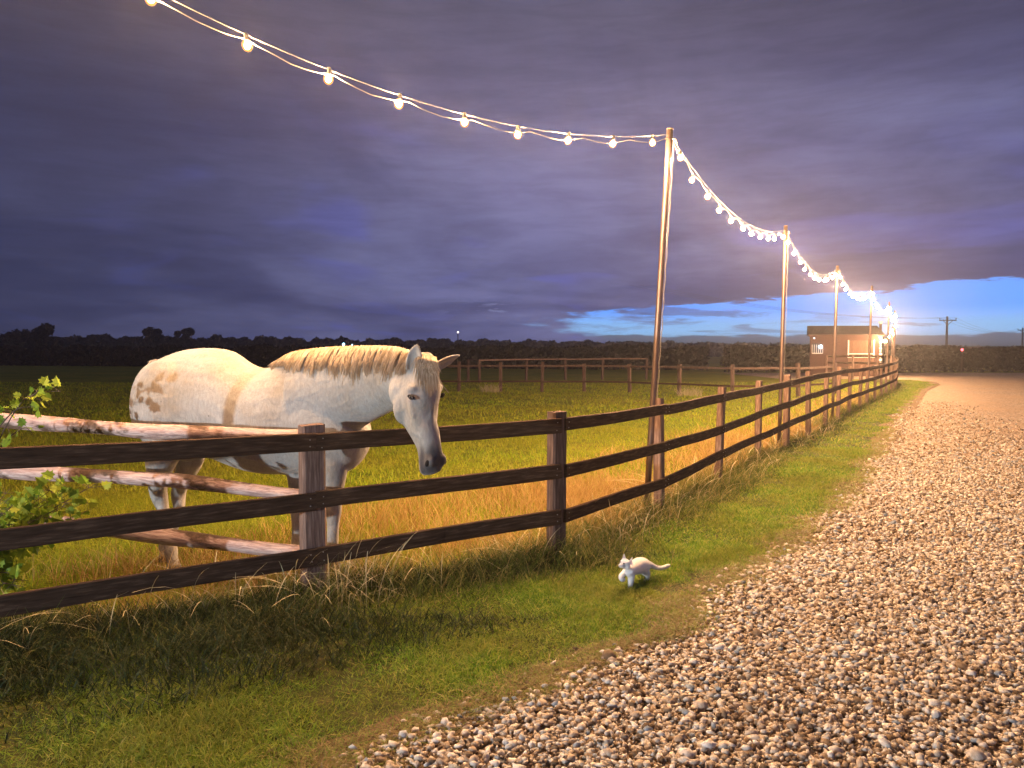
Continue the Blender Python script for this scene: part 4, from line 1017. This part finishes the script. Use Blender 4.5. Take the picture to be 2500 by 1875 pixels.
M['lampx'] = emis('white lit lamp', (.9, .85, 1.0), 3)
mb = MB(); V, Fc = sphere_rings(Vector((0, -.03, 0)), .05); mb.add(V, Fc); mb.build('lamp_glass', M['lampx'], lp, True); mb = MB(); mb.box((0, .04, .04), (.07, .08, .06)); mb.build('bracket', M['socket'], lp)
# flue with cowl at the right end of the roof
fl = thing('flue_pipe', 'pale flue pipe standing at the right end of the shed roof', 'flue', (xl+sx(2153), SD+.3, 0))
hx = lambda zy: CAM_H-((620+zy*.3165)-855.6)/F*(SD+.3)
mb = MB(); mb.tube([(0,0,eav-.9),(0,0,hx(535))], .085, 14); mb.build('pipe', M['steel'], fl, True)
mb = MB(); mb.tube([(0,0,hx(538)),(0,0,hx(528)),(0,0,hx(520))], [.085,.15,.10], 14); mb.build('cowl', M['white'], fl, True)
# stacked clutter by the end wall
M['pallet'] = simple('grey clutter', [(.3, (.12,.10,.09)), (.7, (.28,.24,.21))], 6, 4)
for k, (zx, zy, w, h, nm, lab) in enumerate(((1115, 672, .22, .26, 'sign', 'small pale sign on a post by the shed end wall'),)):
    t = thing(nm, lab, 'sign', (xl+sx(1800+zx*.3165), SD-.5, 0))
    mb = MB(); mb.tube([(0,0,0),(0,0,dz(650))], .03, 8); mb.build('post', M['poleoak'], t)
    mb = MB(); mb.box((0, -.045, dz(672)), (w, .02, h)); mb.build('panel', M['white'], t)

# ------------------------------------------------------------------ overhead line
def power_pole(px, top_px, d, lab, arm):
    x = at_d(px, d); h = CAM_H+(855.6-top_px)/F*d; t = thing('utility_pole', lab, 'utility pole', (x, d, 0), 'wooden poles of the overhead line')
    mb = MB(); mb.tube([(0,0,-.3),(.0,0,h*.5),(0,0,h)], [.19,.165,.13], 12); mb.build('pole', M['poleoak'], t, True)
    mb = MB(); mb.box((0, -.18, h-.55), (arm, .13, .15)); mb.build('crossarm', M['poleoak'], t)
    mb = MB()
    for s in (-1, 1): mb.tube([(0,-.16,h-1.25),(s*arm*.28,-.2,h-.6)], .04, 6)
    mb.build('brace', M['poleoak'], t)
    for s in (-.95, 0, .95):
        mb = MB(); mb.tube([(s*arm/2, -.18, h-.48), (s*arm/2, -.18, h-.2)], [.04, .07], 8); mb.build('insulator', M['poleoak'], t)
    return Vector((x, d-.18, h-.2)), arm
p1, a1 = power_pole(2309.5, 773, 110, 'wooden utility pole with crossarm standing beyond the hedge, nearer of two', 2.45)
p2, a2_ = power_pole(2494, 800, 165, 'farther wooden utility pole at the right edge of the photo', 2.4)
p0 = Vector((at_d(1900, 78), 78, 7.6))
def lines(lab, a, b, sagm, off):
    mb = MB()
    for s in (-.95, 0, .95):
        pts = [a.lerp(b, k/20)+Vector((s*off, 0, -4*sagm*(k/20)*(1-k/20))) for k in range(21)]; mb.tube(pts, .012, 4)
    tag(mb.build('overhead_wire', M['poleoak']), lab, 'power line')
lines('thin overhead wires crossing the clear sky above the shed', Vector((15, 90, 9.4)), p1, 1.2, 1.22)
lines('thin overhead wires sagging between the two utility poles', p1, p2, 1.4, 1.22)

# ------------------------------------------------------------------ hedges, tree line and distant trees
def foliage_cloud(n, gen, s):
    c = np.array([gen() for _ in range(n)]); m = len(c); a = rng.normal(size=(m, 3)); a /= np.linalg.norm(a, axis=1)[:, None]
    b = np.cross(a, rng.normal(size=(m, 3))); b /= np.linalg.norm(b, axis=1)[:, None]; ss = (s*rng.uniform(.5, 1.3, m))[:, None]
    V = np.stack([c-a*ss, c+b*ss*.6, c+a*ss, c-b*ss*.6], 1).reshape(-1, 3); i = np.arange(m)*4
    return V, np.stack([i, i+1, i+2, i+3], 1)
def hedge_np(name, p0_, p1_, h, w, n, s, mat, hvar=.18):
    p0_, p1_ = np.array(p0_), np.array(p1_); L_ = np.linalg.norm(p1_-p0_); d = (p1_-p0_)/L_; nr = np.array([-d[1], d[0]])
    t = rng.random(n)*L_; h = h if not isinstance(h, tuple) else h[0]+(h[1]-h[0])*t/L_; top = h*(1+hvar*np.sin(t*.31+2)*np.sin(t*.83)+hvar*.5*np.sin(t*2.1)); z = top*rng.random(n)**.75; q = rng.uniform(-1, 1, n)*w*np.sqrt(np.clip(1-(z/top)**4, .05, 1))
    c = np.concatenate([p0_+d*t[:, None]+nr*q[:, None], z[:, None]], 1); m = n
    a = rng.normal(size=(m, 3)); a /= np.linalg.norm(a, axis=1)[:, None]; b = np.cross(a, rng.normal(size=(m, 3))); b /= np.linalg.norm(b, axis=1)[:, None]
    ss = (s*rng.uniform(.5, 1.3, m))[:, None]; V = np.stack([c-a*ss, c+b*ss*.6, c+a*ss, c-b*ss*.6], 1).reshape(-1, 3); i = np.arange(m)*4
    return mesh_np(name, V, np.stack([i, i+1, i+2, i+3], 1), mat)
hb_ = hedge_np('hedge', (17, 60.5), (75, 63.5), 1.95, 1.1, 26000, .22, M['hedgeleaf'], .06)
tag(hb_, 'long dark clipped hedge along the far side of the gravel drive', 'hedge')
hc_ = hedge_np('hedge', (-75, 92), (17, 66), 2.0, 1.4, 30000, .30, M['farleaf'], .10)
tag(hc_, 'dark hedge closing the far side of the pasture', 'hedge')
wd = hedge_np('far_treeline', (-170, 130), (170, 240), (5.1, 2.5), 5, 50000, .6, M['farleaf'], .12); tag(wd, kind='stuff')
def tree(px, top_px, d, wpx, lab):
    h = CAM_H+(855.6-top_px)/F*d; x = at_d(px, d); r = wpx/F*d/2
    t = thing('tree', lab, 'tree', (x, d, 0), 'trees standing above the far treeline')
    mb = MB(); mb.tube([(0,0,0),(.1,0,h*.3),(0,0,h*.6)], [.3,.24,.12], 8)
    for k in range(5): a = k*1.26; mb.tube([(0,0,h*.35),(math.cos(a)*r*.6, math.sin(a)*r*.5, h*.62)], [.12,.05], 6)
    mb.build('trunk', M['poleoak'], t)
    n = 2600; cl_ = [(random.gauss(0, r*.45), random.gauss(0, r*.4), h*random.uniform(.42, .88), r*random.uniform(.25, .5)) for _ in range(14)]
    def gen():
        c = random.choice(cl_); v = Vector((random.gauss(0, 1), random.gauss(0, 1), random.gauss(0, 1))).normalized()*c[3]*random.random()**.4
        return (c[0]+v.x, c[1]+v.y, min(c[2]+v.z, h))
    V, Fc = foliage_cloud(n, gen, .35); mesh_np('crown', V, Fc, M['farleaf'], t)
for a in ((88,792,120,95,'broad dark tree at the far left above the treeline'),(372,799,150,52,'round dark tree above the treeline left of the horse rump'),(452,800,155,48,'round dark tree just above the horse rump'),
          (640,820,170,60,'low dark tree above the horse back'),(1052,826,175,34,'small dark tree above the horse ears'),(1512,834,190,18,'tiny tree left of the tallest light pole'),(1560,836,190,40,'low tree crown close right of the tallest light pole')): tree(*a)
# distant lights
def far_light(px, py, d, r, col, st, lab, hgt=None):
    p = P(px, py, d); t = thing('distant_lamp', lab, 'lamp', (p.x, p.y, 0))
    V, Fc = sphere_rings(Vector((0, 0, p.z)), r); mb = MB(); mb.add(V, Fc); mb.build('lamp_glass', emis('far lamp', col, st), t, True)
    mb = MB(); mb.tube([(0,0,0),(0,.02,p.z-r)], .07, 6); mb.build('post', M['poleoak'], t)
far_light(839, 841, 90, .16, (.35, .85, 1.0), 6, 'cyan lamp glowing on the treeline above the mane')
far_light(860, 842, 90, .08, (.45, .8, 1.0), 4, 'fainter cyan lamp just right of the brighter one')
far_light(2349, 854, 59, .09, (1.0, .12, .16), 5, 'small red lamp on the hedge right of the utility pole')
far_light(1118, 811, 120, .12, (1.0, .85, .8), 4, 'white lamp on a mast in the sky above the horse ears')

# ------------------------------------------------------------------ damp evening air
hz = MB(); hz.box((20, 118, 4.0), (420, 262, 10.0)); hz = hz.build('haze', None)
hm = bpy.data.materials.new('damp air'); hm.use_nodes = True; nt = hm.node_tree; nt.nodes.clear()
out = nt.nodes.new('ShaderNodeOutputMaterial'); pv = nt.nodes.new('ShaderNodeVolumePrincipled'); nt.links.new(pv.outputs[0], out.inputs['Volume'])
pv.inputs['Color'].default_value = (.92, .93, .96, 1); pv.inputs['Density'].default_value = .0009; pv.inputs['Anisotropy'].default_value = .72
hz.data.materials.clear(); hz.data.materials.append(hm); tag(hz, kind='stuff')
S.cycles.volume_bounces = 0
